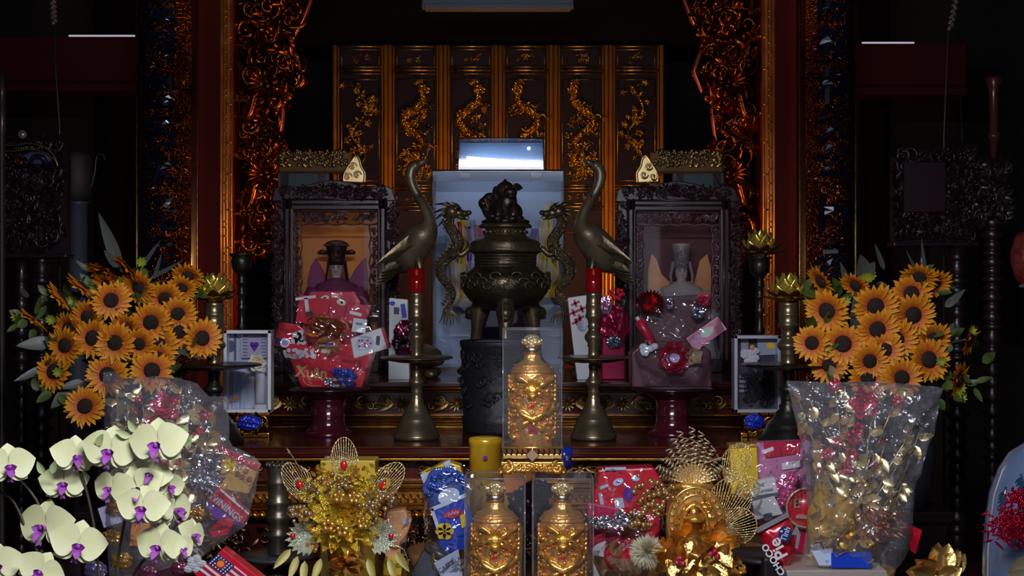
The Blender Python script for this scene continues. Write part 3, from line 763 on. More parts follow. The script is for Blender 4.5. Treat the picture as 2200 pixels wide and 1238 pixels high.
    q.surf(bod, 40, nb, cu=True)
    for s in (-1, 1):                       # sleeves meeting in front, hands clasped
        q.tube(smooth_path([b0+V((s*.1, -.02, zf-.1)), b0+V((s*.13, -.07, zf-.19)), b0+V((s*.07, -.12, zf-.22)), b0+V((s*.012, -.13, zf-.205))], 4), [.035, .036, .038, .04, .042, .044, .045, .044, .042, .038, .034, .03, .026], 10)
    bm_ = q.bm; bm_.verts.ensure_lookup_table()
    for fc in bm_.faces:
        fc.material_index = 1 if all(vv.co.z > b0.z+zf-.045 for vv in fc.verts) else 0
    robe = mat('robe_purple', (.2, .02, .07), .6, col2=(.15, .018, .1), nscale=6) if L else mat('robe_grey', (.4, .36, .36), .6, bump=.3, bscale=60)
    q.done('body', [robe, mat('statue_face', (.55, .45, .42), .5)], f)
    q = MB()
    for s in (-1, 1): q.ball(b0+V((s*.011, -.029, zf+.006)), (.0055, .003, .002), 8, 5); q.tube([b0+V((s*.005, -.031, zf+.012)), b0+V((s*.017, -.028, zf+.013))], .0012, 4)
    q.mi = 1; q.ball(b0+V((0, -.031, zf-.013)), (.007, .003, .0022), 8, 5)
    q.done('face_features', [BLACK, CRIM], f)
    q = MB(); hc = b0+V((0, 0, zf+.018))
    if L:
        q.lathe([(.036, 0), (.038, .02), (.04, .05), (.05, .09), (.052, .1), (.03, .112), (0, .116)], hc, 24)
        q.span(hc+V((-.055, -.045, .085)), hc+V((.055, .045, .095)), .003)
        for s in (-1, 1):
            q.surf(lambda u, v: hc+V((s*(.03+.014*u+.012*v), -.012+.03*v, .02-.1*u)), 6, 4); q.tube([hc+V((s*.04, 0, .055)), hc+V((s*.07, 0, .06)), hc+V((s*.085, 0, .055))], [.008, .012, .006], 6)
        q.ball(hc+V((0, -.042, .045)), (.012, .006, .016)); q.carve(hc.x-.03, hc.x+.03, hc.z+.01, hc.z+.08, hc.y-.042, 14, 3, .007, .012)
        q.done('hat', mat('statue_hat', (.05, .022, .018), .4, .3), f, .0015)
    else:
        q.lathe([(.034, 0), (.034, .03), (.036, .06), (.046, .1), (.04, .112), (0, .116)], hc, 24); q.carve(hc.x-.03, hc.x+.03, hc.z+.01, hc.z+.1, hc.y-.04, 16, 3, .007, .014)
        for s in (-1, 1): q.tube([hc+V((s*.035, 0, .03)), hc+V((s*.05, 0, -.03)), hc+V((s*.045, -.02, -.1))], [.01, .008, .004], 6)
        q.done('hat', mat('hat_grey', (.3, .26, .26), .5, .2), f)
    # throne behind the figure
    th2 = thing('throne', ('purple-red' if L else 'orange')+' high-armed throne behind the %s figure' % ('purple-robed' if L else 'grey-robed'), 'throne', (cx, 6.6, zb+.0205))
    q = MB(); dd = 6.6
    pl = [(662, 790), (662, 600), (668, 572), (678, 556), (690, 575), (700, 600), (752, 600), (762, 580), (776, 562), (786, 553), (788, 590), (788, 790)] if L else [(654, 790), (654, 580), (662, 545), (672, 556), (684, 590), (700, 605), (754, 605), (766, 560), (782, 546), (790, 575), (792, 790)]
    q.pp([(m(a), min(b, 619+(CZ-zb-.021)*F/dd)) for a, b in pl], dd, .03, .003)
    q.done('throne_back', mat('throne_purple', (.26, .02, .13), .5) if L else mat('throne_orange', (.85, .4, .15), .55, col2=(.7, .28, .09), nscale=7), th2)
    if not L:
        th2 = None
shrine('left'); shrine('right')

# black sand urn ------------------------------------------------------------
ud = 5.52; ux = X(1075, ud)
t = thing('incense_urn', 'round black iron incense urn filled with pale sand at the table front', 'incense urn', (ux, ud, AZ))
q = MB(); r = 86/F*ud
zr = Z(731, ud)
q.lathe([(0, AZ), (r*.92, AZ), (r*.95, AZ+.012), (r*.94, AZ+.03), (r*.96, AZ+.04), (r*.96, AZ+.06), (r*.93, AZ+.065), (r*.98, zr-.03), (r*1.0, zr-.025), (r*1.02, zr-.008), (r, zr), (r*.96, zr), (r*.95, zr-.02), (0, zr-.02)], (ux, ud, 0), 48)
q.done('urn_body', IRON, t)
q = MB(); rd = random.Random(5)
for k in range(46):
    a = -pi/2+rd.uniform(-1.4, 1.4); zz = rd.uniform(AZ+.09, zr-.05); rr = r*.975; n = V((cos(a), sin(a), 0)); tn = V((-sin(a), cos(a), 0)); p = V((ux, ud, zz))+n*rr
    s = rd.uniform(.015, .03)
    q.tube([p+tn*s*cos(b)*(1-b/9)+V((0, 0, s*sin(b)*(1-b/9)))+n*.002 for b in [i*.7 for i in range(11)]], .004, 5)
q.done('relief', IRON, t)
q = MB(); q.lathe([(r*.955, zr-.008), (r*.6, zr-.004), (0, zr-.002)], (ux, ud, 0), 40); q.done('sand', mat('ash_sand', (.32, .34, .4), .9, bump=.5, bscale=200), t)
q = MB(); q.tube([(X(1082, ud), ud-.02, zr-.01), (X(1080, ud), ud-.02, Z(645, ud))], .0035, 5)
tag(q.done('incense_stick', mat('incense_brown', (.1, .05, .03), .8)), 'burnt incense stick standing in the sand of the black urn', 'incense stick')

# candlesticks ---------------------------------------------------------------
CP = [(0, 631), (14, 631), (17, 633), (15.5, 638), (15.5, 655), (17, 657), (16, 660), (15.5, 676), (17.5, 679), (17.5, 684), (12, 690), (11, 700), (13.5, 704), (10, 708), (11, 712), (18, 722), (19.5, 727), (18, 732), (12, 741), (14, 745), (11, 749), (11.5, 764), (13, 768)]
PLT = [(0, 784), (10, 782), (40, 781), (70, 775), (78, 770), (79, 772), (76, 768), (40, 770), (0, 771)]
LOW = [(9, 784), (11, 790), (9, 797), (10, 812), (16, 820), (17, 825), (15, 830), (10, 838), (13, 843), (11, 848), (12, 856), (16, 862), (15, 868), (21, 876), (22, 880), (27, 890), (29, 893), (34, 900), (36, 903), (38, 914), (41, 916), (44, 930), (49, 936), (50, 942), (47, 946), (0, 946)]
def stick_parts(t, c, k, zb, m):           # k metres per px, zb base height
    z = lambda y: zb+(946-y)*k
    for n, pr in (('stem', CP), ('drip_plate', PLT), ('base', LOW)):
        q = MB(); q.lathe([(w*k, z(y)) for w, y in pr][::-1], c, 36); q.done(n, m, t)
d = 5.25; k = d/F
for px, lb, g in ((895, 'brass candlestick left of the urn holding a red glass candle', 'L'), (1275, 'brass candlestick right of the urn holding a red glass candle', 'R')):
    t = thing('candlestick', lb, 'candlestick', (X(px, d), d, AZ), 'candlesticks on the altar')
    stick_parts(t, (X(px, d), d, 0), k, AZ, BRASS)
    zt = AZ+(946-631)*k
    q = MB()                                # engraved character strokes on the base
    for i, (a, b, e, f) in enumerate(((-10, 922, 2, 919), (-4, 916, -5, 930), (4, 917, 14, 920), (14, 920, 6, 925), (6, 925, 15, 929), (15, 929, 3, 932), (-9, 930, 0, 927)) if g == 'L' else ((-6, 916, 8, 916), (0, 913, 0, 932), (-7, 923, 8, 922), (8, 922, 6, 931), (-7, 923, -8, 931), (-12, 933, 14, 932))):
        q.tube([V((X(px+u, d), d-sqrt_r(u*k, (41 if vv > 918 else 39)*k), AZ+(946-vv)*k)) for u, vv in ((a, b), ((a+e)/2, (b+f)/2), (e, f))], .0022, 5)
    q.done('engraved_mark', BRASS, t)
    c = thing('candle_cup', 'red glass candle cup standing on the %s brass candlestick' % ('left' if g == 'L' else 'right'), 'candle', (X(px, d), d, zt), 'red glass candles')
    q = MB(); q.lathe([(0, zt), (16.5*k, zt), (18*k, zt+.004), (18*k, zt+52*k), (17*k, zt+52*k), (16.5*k, zt+.008), (0, zt+.008)], (X(px, d), d, 0), 32); q.done('glass_cup', mat('red_cup', (.26, .003, .006), .08, coat=.8, alpha=.85), c)
    q = MB(); q.lathe([(0, zt+.01), (15.5*k, zt+.01), (15.5*k, zt+.06), (0, zt+.062)], (X(px, d), d, 0), 24); q.done('wax', mat('red_wax', (.3, .008, .008), .4), c)
    q = MB(); q.lathe([(0, 0), (.004, .005), (.005, .01), (.0025, .02), (0, .026)], (X(px, d), d, zt+.062), 12); q.done('flame', mat('flame', (1, .5, .15), .5, emit=(3 if g == 'L' else 12)), c)
# lotus lamps
def lotus(c, r, lit, label):
    t = thing('lotus_lamp', label, 'lotus lamp', c, 'gold lotus lamps')
    q = MB(); c = V(c)
    for lay, (n, rad, L, w) in enumerate(((5, .42, 2.0, .95), (6, .75, 1.75, 1.0), (7, 1.1, 1.25, .95))):
        for i in range(n):
            a = 2*pi*(i+.5*lay)/n-pi/2; e = V((cos(a), sin(a), 0)); sd = V((-sin(a), cos(a), 0))
            def pet(u, v):
                ww = w*r*.62*min(1, .45+1.6*u)*min(1, 1.9*(1-u))**.85+.0006; k = (v-.5)*2
                out = rad*r*(.4+.62*sin(pi*.5*u)+.12*u)*(1-.16*k*k)
                return c+e*out+sd*(ww*k)+V((0, 0, L*r*u))
            q.surf(pet, 8, 5)
    q.ball(c+V((0, 0, .5*r)), (.3*r, .3*r, .4*r)); q.done('petals', LOTUS, t, .0008)
    q = MB()
    for lay, (n, el, L) in enumerate(((9, .15, 1.55), (9, -.15, 1.7))):
        for i in range(n):
            a = 2*pi*(i+.5*lay)/n; q.leaf(c+V((cos(a)*r*.2, sin(a)*r*.2, r*.18)), (cos(a), sin(a), el), r*L, r*.8, (0, 0, 1), .3, 7, .1, .9)
    q.lathe([(0, 0), (.5*r, 0), (.4*r, .1*r), (.25*r, .3*r), (0, .32*r)], c, 20)
    q.done('lower_petals', mat('lotus_dark', (.3, .13, .03), .3, .9), t, .0008)
# larger outer pair near the table ends
d = 5.1; k = d/F*1.08
zo = AZ
for px, lb in ((460, 'left'), (1694, 'right')):
    zt = zo+(946-631)*k
    t = thing('candlestick', 'larger brass candlestick with a gold lotus on top, beside the %s sunflowers' % lb, 'candlestick', (X(px, d), d, zo), 'candlesticks on the altar')
    kz = (Z(650, d)-zo)/(946-631)
    stick_parts2 = None
    z = lambda y: zo+(946-y)*kz
    for n, pr in (('stem', CP), ('drip_plate', PLT), ('base', LOW)):
        q = MB(); q.lathe([(w*k*1.2, z(y)) for w, y in pr][::-1], (X(px, d), d, 0), 36); q.done(n, BRASS if n == 'stem' else BRONZED, t)
    lotus((X(px, d), d, z(631)), 32/F*d, True, 'gold lotus lamp on the larger %s candlestick' % lb)
# dark pair further back
d = 5.68
for px, yt, lb in ((519, 545, 'left'), (1632, 552, 'right')):
    t = thing('candlestick', 'slim dark bronze candlestick standing behind the %s white gift box' % lb, 'candlestick', (X(px, d), d, AZ), 'dark candlesticks at the back')
    q = MB(); zt = Z(yt, d); kk = d/F
    rows = [(26, 0), (26, 3), (20, 8), (22, 16), (20, 32), (15, 38), (9, 44), (9, 58), (12, 62), (8, 66), (8, 82), (11, 86), (7, 90), (7, 110), (11, 116), (7, 122), (8, 150), (12, 158), (8, 166), (9, 200), (13, 210), (9, 220), (14, 270), (22, 310), (34, 340), (38, (zt-AZ)/kk)]
    q.lathe([(0, zt)]+[(w*kk, zt-y*kk) for w, y in rows]+[(0, AZ)], (X(px, d), d, 0), 28); q.done('stem', BRONZED, t)
    if lb == 'right': lotus((X(px, d), d, zt), 30/F*d, True, 'gold lotus lamp on the slim dark candlestick at the back right')
# ------------------------------------------------------------------ packaging helpers
def resample(poly, n):
    pts = [V((a, b, 0)) for a, b in poly]; m = len(pts); L = [(pts[(i+1) % m]-pts[i]).length for i in range(m)]; T = sum(L); out = []
    for k in range(n):
        s = T*k/n; i = 0
        while s > L[i]: s -= L[i]; i += 1
        out.append(pts[i].lerp(pts[(i+1) % m], s/L[i]))
    return out
def film(q, poly, d, bulge, seed, n=56, rings=12, amp=.006, edge=.006):
    """wrinkled clear film over a photo outline, bulging to the viewer"""
    rd = random.Random(seed); o = resample(poly, n); cx = sum(p.x for p in o)/n; cy = sum(p.y for p in o)/n
    ph = [rd.uniform(0, 6) for _ in range(8)]
    def y(u, v, px, py):
        w = sin(px*.09+ph[0]+py*.03)*.5+sin(py*.11+ph[1]-px*.05)*.5+sin((px+py)*.16+ph[2])*.35+sin((px-1.7*py)*.21+ph[3])*.25
        return -bulge*(1-v*v)**.7+w*amp+rd.uniform(-1, 1)*edge*.3*v
    g = []
    for j in range(1, rings+1):
        v = j/rings; row = []
        for p in o:
            px, py = cx+(p.x-cx)*v, cy+(p.y-cy)*v; row.append(q.v(P(px, py, d)+V((0, y(0, v, px, py), 0))))
        g.append(row)
    c = q.v(P(cx, cy, d)+V((0, -bulge, 0)))
    for i in range(n):
        q.f((c, g[0][i], g[0][(i+1) % n]))
        for j in range(rings-1): q.f((g[j][i], g[j+1][i], g[j+1][(i+1) % n], g[j][(i+1) % n]))
def rect(cx, cy, w, h, deg):
    a = radians(deg); return [(cx+x*cos(a)+y*sin(a), cy-x*sin(a)+y*cos(a)) for x, y in ((-w/2, h/2), (w/2, h/2), (w/2, -h/2), (-w/2, -h/2))]
def card(q, cx, cy, w, h, deg, d, t=.004, bev=0): q.pp(rect(cx, cy, w, h, deg), d, t, bev)
def oval(q, cx, cy, rx, ry, d, t=.003, deg=0, n=24): q.disc((X(cx, d), Z(cy, d)), rx/F*d, ry/F*d, d+t, t, n, radians(deg))
def txt(q, s, cx, cy, h, d, deg=0, bold=0): q.text(s, (X(cx, d), d, Z(cy, d)), h/F*d*1.35, radians(deg), d, .0006, None, bold)
def bow(q, cx, cy, r, d, seed, n=26):
    rd = random.Random(seed); c = P(cx, cy, d)
    for k in range(n):
        a = rd.uniform(0, 6.28); l = rd.uniform(.5, 1)*r/F*d; e = V((cos(a), rd.uniform(-.9, 0), sin(a)*.6)); s = V((-sin(a), 0, cos(a)))
        p1 = c+e*l; wv = .2*l
        lp = smooth_path([c, c+e*l*.6+s*wv*1.6+V((0, -.01, 0)), p1, c+e*l*.6-s*wv*1.6+V((0, .01, 0)), c], 4)
        w = V((0, rd.uniform(.5, 1)*.012, rd.uniform(-.5, .5)*.012))
        vs = [(q.v(p+w), q.v(p-w)) for p in lp]
        for (a1, b1), (a2, b2) in zip(vs, vs[1:]): q.f((a1, a2, b2, b1))
def crumple(q, cx, cy, rx, ry, d, seed, rough=.35):
    rd = random.Random(seed); c = P(cx, cy, d); ph = [rd.uniform(0, 6) for _ in range(6)]
    def fn(u, v):
        a, b = 2*pi*u, pi*v
        w = 1+rough*.4*(sin(5*a+ph[0]+3*b)+sin(9*b+ph[1]-2*a)+.7*sin(13*a+ph[2]+7*b))*sin(b)
        return c+V((rx/F*d*cos(a)*sin(b)*w, .5*rx/F*d*sin(a)*sin(b)*w, ry/F*d*cos(b)*w))
    q.surf(fn, 44, 24, cu=True, smooth=False)

# ------------------------------------------------------------------ footed offering stands and gift baskets
CD = 5.38
def compote(px, lb):
    k = CD/F; zt = Z(834, CD); c = (X(px, CD), CD, 0)
    t = thing('offering_stand', lb, 'offering stand', (c[0], CD, AZ), 'footed offering stands')
    q = MB(); q.lathe([(0, AZ), (52*k, AZ), (52*k, AZ+.014), (44*k, AZ+.022), (37*k, AZ+.04), (35*k, AZ+.075), (37*k, AZ+.08), (35*k, AZ+.085), (36*k, AZ+.13), (38*k, AZ+.134), (38*k, AZ+.138), (0, AZ+.138)], c, 40); q.done('pedestal', mat('stand_lacquer', (.06, .006, .014), .16, coat=.8), t)
    q = MB(); q.lathe([(0, AZ+.138), (40*k, AZ+.138), (62*k, zt-.018), (86*k, zt-.006), (88*k, zt), (84*k, zt), (0, zt-.004)], c, 40); q.done('bowl', mat('stand_dark', (.02, .008, .012), .2, coat=.6), t)
    return zt
zt = compote(705, 'dark red footed stand under the bright red basket')
d = 5.32
t = thing('gift_basket', 'bright red gift basket of biscuits with gold bow wrapped in cellophane', 'gift basket', (X(708, CD), CD, zt), 'gift baskets on footed stands')
q = MB(); q.pp([(648, 833), (778, 833), (808, 735), (612, 748)], d, .15, .004)
q.mi = 1; txt(q, 'Xuân', 668, 800, 24, d-.001, -4, .001)
for pts in ([(642, 786), (650, 800), (652, 818), (664, 828), (690, 830)], [(640, 783), (652, 792), (660, 784)], [(660, 812), (668, 818)], [(663, 820), (670, 826)]): q.tube(smooth_path([P(a, b, d-.002) for a, b in pts], 4), .0014, 5)
q.done('basket', [RED, mat('print_gold', (.75, .45, .15), .4)], t)
q = MB(); q.pp([(668, 626), (760, 626), (775, 650), (770, 740), (650, 740), (648, 650)], d+.06, .06, .004); q.mi = 1
for a, b, r in ((697, 641, 20), (733, 650, -20)): oval(q, a, b, 10, 6, d+.057, .003, r)
q.mi = 2
for a, b in ((698, 641), (734, 650)): oval(q, a, b, 3, 3, d+.055, .002)
q.done('biscuit_box', [CRIM, CREAM, BLACK], t)
q = MB(); card(q, 672, 668, 66, 60, -10, d+.02, .03, .003); q.mi = 1; card(q, 657, 640, 44, 6, 8, d+.018, .003); card(q, 659, 656, 8, 32, 7, d+.018, .003); q.mi = 2; card(q, 664, 675, 16, 10, 7, d+.018, .003)
q.done('biscuit_box', [RED, WHITE, MAROON], t)['label'] = 'red biscuit box with white strip'
q = MB(); q.pp([(745, 652), (798, 656), (786, 690), (760, 700), (738, 690)], d+.01, .03, .003); q.mi = 1; card(q, 764, 674, 26, 7, -14, d+.008, .003); card(q, 772, 700, 30, 30, -8, d+.006, .02, .002); q.mi = 2; card(q, 771, 696, 14, 5, -8, d+.004, .002)
q.done('carton', [CRIM, WHITE, mat('print_teal', (.1, .3, .35), .4)], t)
q = MB(); q.pp([(600, 692), (640, 698), (664, 720), (660, 752), (618, 748), (585, 742), (594, 718)], d+.005, .04, .004)
q.mi = 1; q.pp([(592, 725), (608, 728), (606, 742), (590, 738)], d+.002, .003); q.mi = 2; oval(q, 612, 737, 10, 10, d+.001, .003); q.mi = 3; oval(q, 612, 737, 7, 6, d-.001, .002)
q.mi = 2
for a, b, r in ((638, 722, 10), (648, 728, 8), (633, 732, 8), (645, 716, 7), (640, 734, 7), (652, 736, 6)): oval(q, a, b, r, r*.9, d+.002, .004)
q.done('sweet_box', [RED, NAVY, WHITE, mat('print_lilac', (.35, .3, .7), .4)], t)['label'] = 'red sweet box with round white seal'
q = MB(); q.pp([(752, 728), (818, 704), (838, 748), (760, 772)], d-.005, .05, .006); q.mi = 1; q.pp([(818, 704), (824, 704), (838, 748), (832, 750)], d-.008, .055); q.mi = 2; oval(q, 784, 738, 20, 15, d-.008, .003, 15); q.mi = 3; card(q, 812, 732, 8, 20, -5, d-.008, .003); q.mi = 1
for k in range(9): oval(q, 772+(k % 5)*6, 732+(k % 3)*6, 2.5, 2.5, d-.010, .002)
q.done('cracker_box', [WHITE, CRIM, PALEB, NAVY], t)['label'] = 'white cracker box with red end'
q = MB(); oval(q, 704, 745, 30, 22, d-.012, .012); q.mi = 1; oval(q, 704, 743, 27, 19, d-.015, .004)
q.mi = 2; card(q, 702, 740, 34, 9, 3, d-.018, .003); card(q, 700, 755, 20, 8, -4, d-.018, .003)
q.mi = 3; card(q, 708, 740, 20, 5, 3, d-.020, .002)
q.done('cookie_tin', [RED, BROWN, mat('print_buff', (.7, .5, .35), .5), PURP], t)
q = MB(); bow(q, 703, 706, 52, d-.02, 4, 34); q.done('gold_bow', GOLD, t)
q = MB(); rd = random.Random(2)
for k in range(46): oval(q, 610+rd.uniform(0, 66), 760+rd.uniform(-9, 9), 4, 3.5, d-.004-rd.random()*.006, .002, 0, 8)
q.done('lace_trim', mat('lace_white', (.62, .58, .68), .5), t)
q = MB(); rd = random.Random(3)
for k in range(16): crumple(q, 740+rd.uniform(-26, 22), 812+rd.uniform(-16, 14), rd.uniform(5, 9), rd.uniform(4, 7), d-.01, k, .3)
q.mi = 1
for k in range(10): crumple(q, 722+rd.uniform(-26, 30), 822+rd.uniform(-8, 8), rd.uniform(4, 6), 4, d-.013, k+40, .4)
q.mi = 2; oval(q, 722, 797, 12, 7, d-.012, .004)
q.done('foil_chocolates', [mat('foil_blue', (.04, .1, .55), .2, .8), mat('foil_silver', (.7, .72, .85), .15, 1), PURP], t)
q = MB(); film(q, [(640, 838), (782, 838), (842, 742), (836, 700), (800, 648), (745, 622), (665, 620), (600, 680), (580, 745)], d-.03, .05, 5, amp=.014, edge=.015); q.done('cellophane_wrap', CELLO, t)

zt = compote(1445, 'dark red footed stand under the maroon basket')
t = thing('gift_basket', 'maroon gift basket with red rosette and pink box wrapped in cellophane', 'gift basket', (X(1443, CD), CD, zt), 'gift baskets on footed stands')
q = MB(); q.pp([(1358, 833), (1530, 833), (1528, 755), (1500, 735), (1385, 735), (1356, 760)], d, .15, .006); q.done('basket', MAROON, t)
q = MB(); q.pp([(1385, 640), (1530, 632), (1528, 700), (1500, 770), (1400, 760), (1372, 690)], d+.05, .05, .005); q.done('back_card', MAROON, t)
q = MB(); c = P(1397, 652, d+.005)
for k in range(28):
    a = k*2*pi/28; e = V((cos(a), 0, sin(a))); q.leaf(c, (cos(a), -.25, sin(a)*.75), 34/F*d, .018, (0, -1, 0), .1, 5, .5)
q.done('pleated_foil', REDFOIL, t)
q = MB()
a, b = P(1372, 688, d-.01), P(1402, 738, d-.01); q.tube([a, a.lerp(b, .02), a.lerp(b, .98), b], [.014, .02, .017, .008], 14); q.mi = 1; q.tube([a+(a-b)*.14, a], .008, 10); q.mi = 2; q.tube([b, b+(b-a)*.14], [.007, .005], 8)
q.done('red_tube', [CRIM, WHITE, CREAM], t)['label'] = 'red tube of sweets with white cap'
q = MB(); card(q, 1518, 718, 84, 34, 35, d-.02, .03, .003); q.mi = 1; oval(q, 1519, 714, 15, 10, d-.023, .003, 35); q.mi = 2; oval(q, 1528, 706, 6, 5, d-.025, .003, 35); q.mi = 3; oval(q, 1494, 732, 8, 6, d-.023, .003, 35)
for px, py in ((1540, 700), (1508, 738), (1500, 722)): oval(q, px, py, 4, 3, d-.023, .003)
q.done('pink_box', [PINK, mat('print_mint', (.55, .75, .65), .4), CREAM, mat('print_lav', (.5, .35, .6), .4)], t)
q = MB(); c = P(1448, 768, d-.025)
for lay in range(4):
    for k in range(8):
        a = k*2*pi/8+lay*.4; e = V((cos(a), 0, sin(a))); q.leaf(c+e*(.012+.006*lay)+V((0, -.006*(3-lay), 0)), (cos(a), -.6+.12*lay, sin(a)), .024+.005*lay, .04, (0, -1, 0), .25, 5, .2, .9)
q.done('rosette', mat('satin_red', (.5, .01, .05), .22, .4, coat=.3), t)
q = MB(); oval(q, 1448, 771, 17, 12, d-.05, .004, 0, 8); q.mi = 1; card(q, 1448, 767, 14, 2, 0, d-.052, .002); card(q, 1448, 773, 20, 2, 0, d-.052, .002)
q.done('round_label', [mat('print_lilac_pale', (.55, .5, .8), .4), mat('print_lilac', (.35, .3, .7), .4)], t)
q = MB(); c = P(1490, 765, d-.03)
for k in range(5):
    a = k*1.256+.5; q.leaf(c, (cos(a), -.3, sin(a)), .04, .036, (0, -1, 0), .2, 6, .35, .9)
q.ball(c+V((0, -.008, 0)), .007); q.done('satin_flower', mat('satin_champagne', (.75, .6, .42), .2, .6), t)
q = MB(); rd = random.Random(8)
for k in range(7): crumple(q, 1392+rd.uniform(-12, 14), 750+rd.uniform(-9, 9), 8, 7, d-.03, k, .2)
q.done('white_flower', mat('petal_white_blue', (.62, .68, .8), .5), t)
q = MB(); crumple(q, 1500, 672, 13, 14, d-.01, 3, .25); q.mi = 1; crumple(q, 1512, 645, 14, 14, d, 4, .3); q.mi = 2; crumple(q, 1440, 652, 7, 12, d-.01, 5, .4)
q.done('foil_sweets', [mat('foil_slate', (.25, .28, .4), .2, .8), CRIM, mat('foil_silver', (.7, .72, .85), .15, 1)], t)
q = MB(); film(q, [(1385, 830), (1515, 826), (1540, 790), (1560, 720), (1535, 640), (1450, 625), (1375, 640), (1350, 690), (1362, 760)], d-.03, .06, 9, amp=.016, edge=.015); q.done('cellophane_wrap', mat('cello_violet', (.3, .2, .5), .1) if 0 else CELLO, t)

# small packets at the foot of the burner
def packet(name, label, cat, d, zb, build, group=None, at=None):
    t = thing(name, label, cat, (at, d, zb), group); build(t); return t
d = 5.85
t = thing('gift_packet', 'white and blue packet leaning behind the left candlestick', 'gift packet', (X(856, d), d, TZ), 'small gifts by the burner')
yb = 619+(CZ-TZ)*F/d
q = MB(); q.pp([(834, yb), (880, yb), (876, 644), (836, 640)], d, .06, .004); q.mi = 1; q.pp([(846, 660), (858, 661), (857, 676), (846, 675)], d-.003, .004); q.mi = 2; oval(q, 843, 652, 6, 5, d-.003, .004); card(q, 867, 668, 10, 30, 8, d-.003, .004); q.done('carton', [WHITE, NAVY, BLUE], t)
q = MB(); crumple(q, 870, 728, 24, 40, d-.06, 6, .25); q.done('foil_wrap', mat('foil_wine', (.16, .02, .05), .2, .6), t)
q = MB(); bow(q, 864, 735, 26, d-.11, 9, 12); q.done('ribbon', mat('foil_silver', (.7, .72, .85), .15, 1), t)
t = thing('gift_packet', 'tall white packet with red star print behind the right candlestick', 'gift packet', (X(1244, d), d, TZ), 'small gifts by the burner')
q = MB(); q.pp([(1240, yb), (1268, yb), (1262, 634), (1219, 640)], d, .06, .004); q.mi = 1
for a, b in ((1236, 652), (1250, 664), (1232, 672), (1246, 684), (1238, 692)): card(q, a, b, 20, 5, 25, d-.003, .004); card(q, a, b, 5, 16, 20, d-.003, .004)
q.mi = 2; oval(q, 1250, 700, 10, 11, d-.01, .01); q.done('carton', [WHITE, CRIM, mat('foil_silver', (.7, .72, .85), .15, 1)], t)
t = thing('gift_packet', 'crumpled crimson foil gift beside the right shrine', 'gift packet', (X(1318, d), d, TZ), 'small gifts by the burner')
q = MB(); crumple(q, 1318, 700, 30, 44, d, 12, .25); q.pp([(1294, 660), (1340, 660), (1344, yb), (1292, yb)], d-.01, .05, .006); q.done('foil_wrap', mat('foil_crimson', (.35, .01, .06), .25, .5), t)
q = MB(); crumple(q, 1302, 655, 12, 20, d-.03, 13, .3); q.done('pink_foil', mat('foil_pinkish', (.75, .35, .6), .2, .7), t)
q = MB(); crumple(q, 1320, 735, 16, 12, d-.04, 14, .35); q.done('slate_foil', mat('foil_slate', (.25, .28, .4), .2, .8), t)
q = MB(); rd = random.Random(3)
for k in range(22): q.ball(P(1322+rd.uniform(-16, 18), 632+rd.uniform(-10, 12), d-.01), .008, 7, 5)
q.done('red_bead_cluster', RED, t)

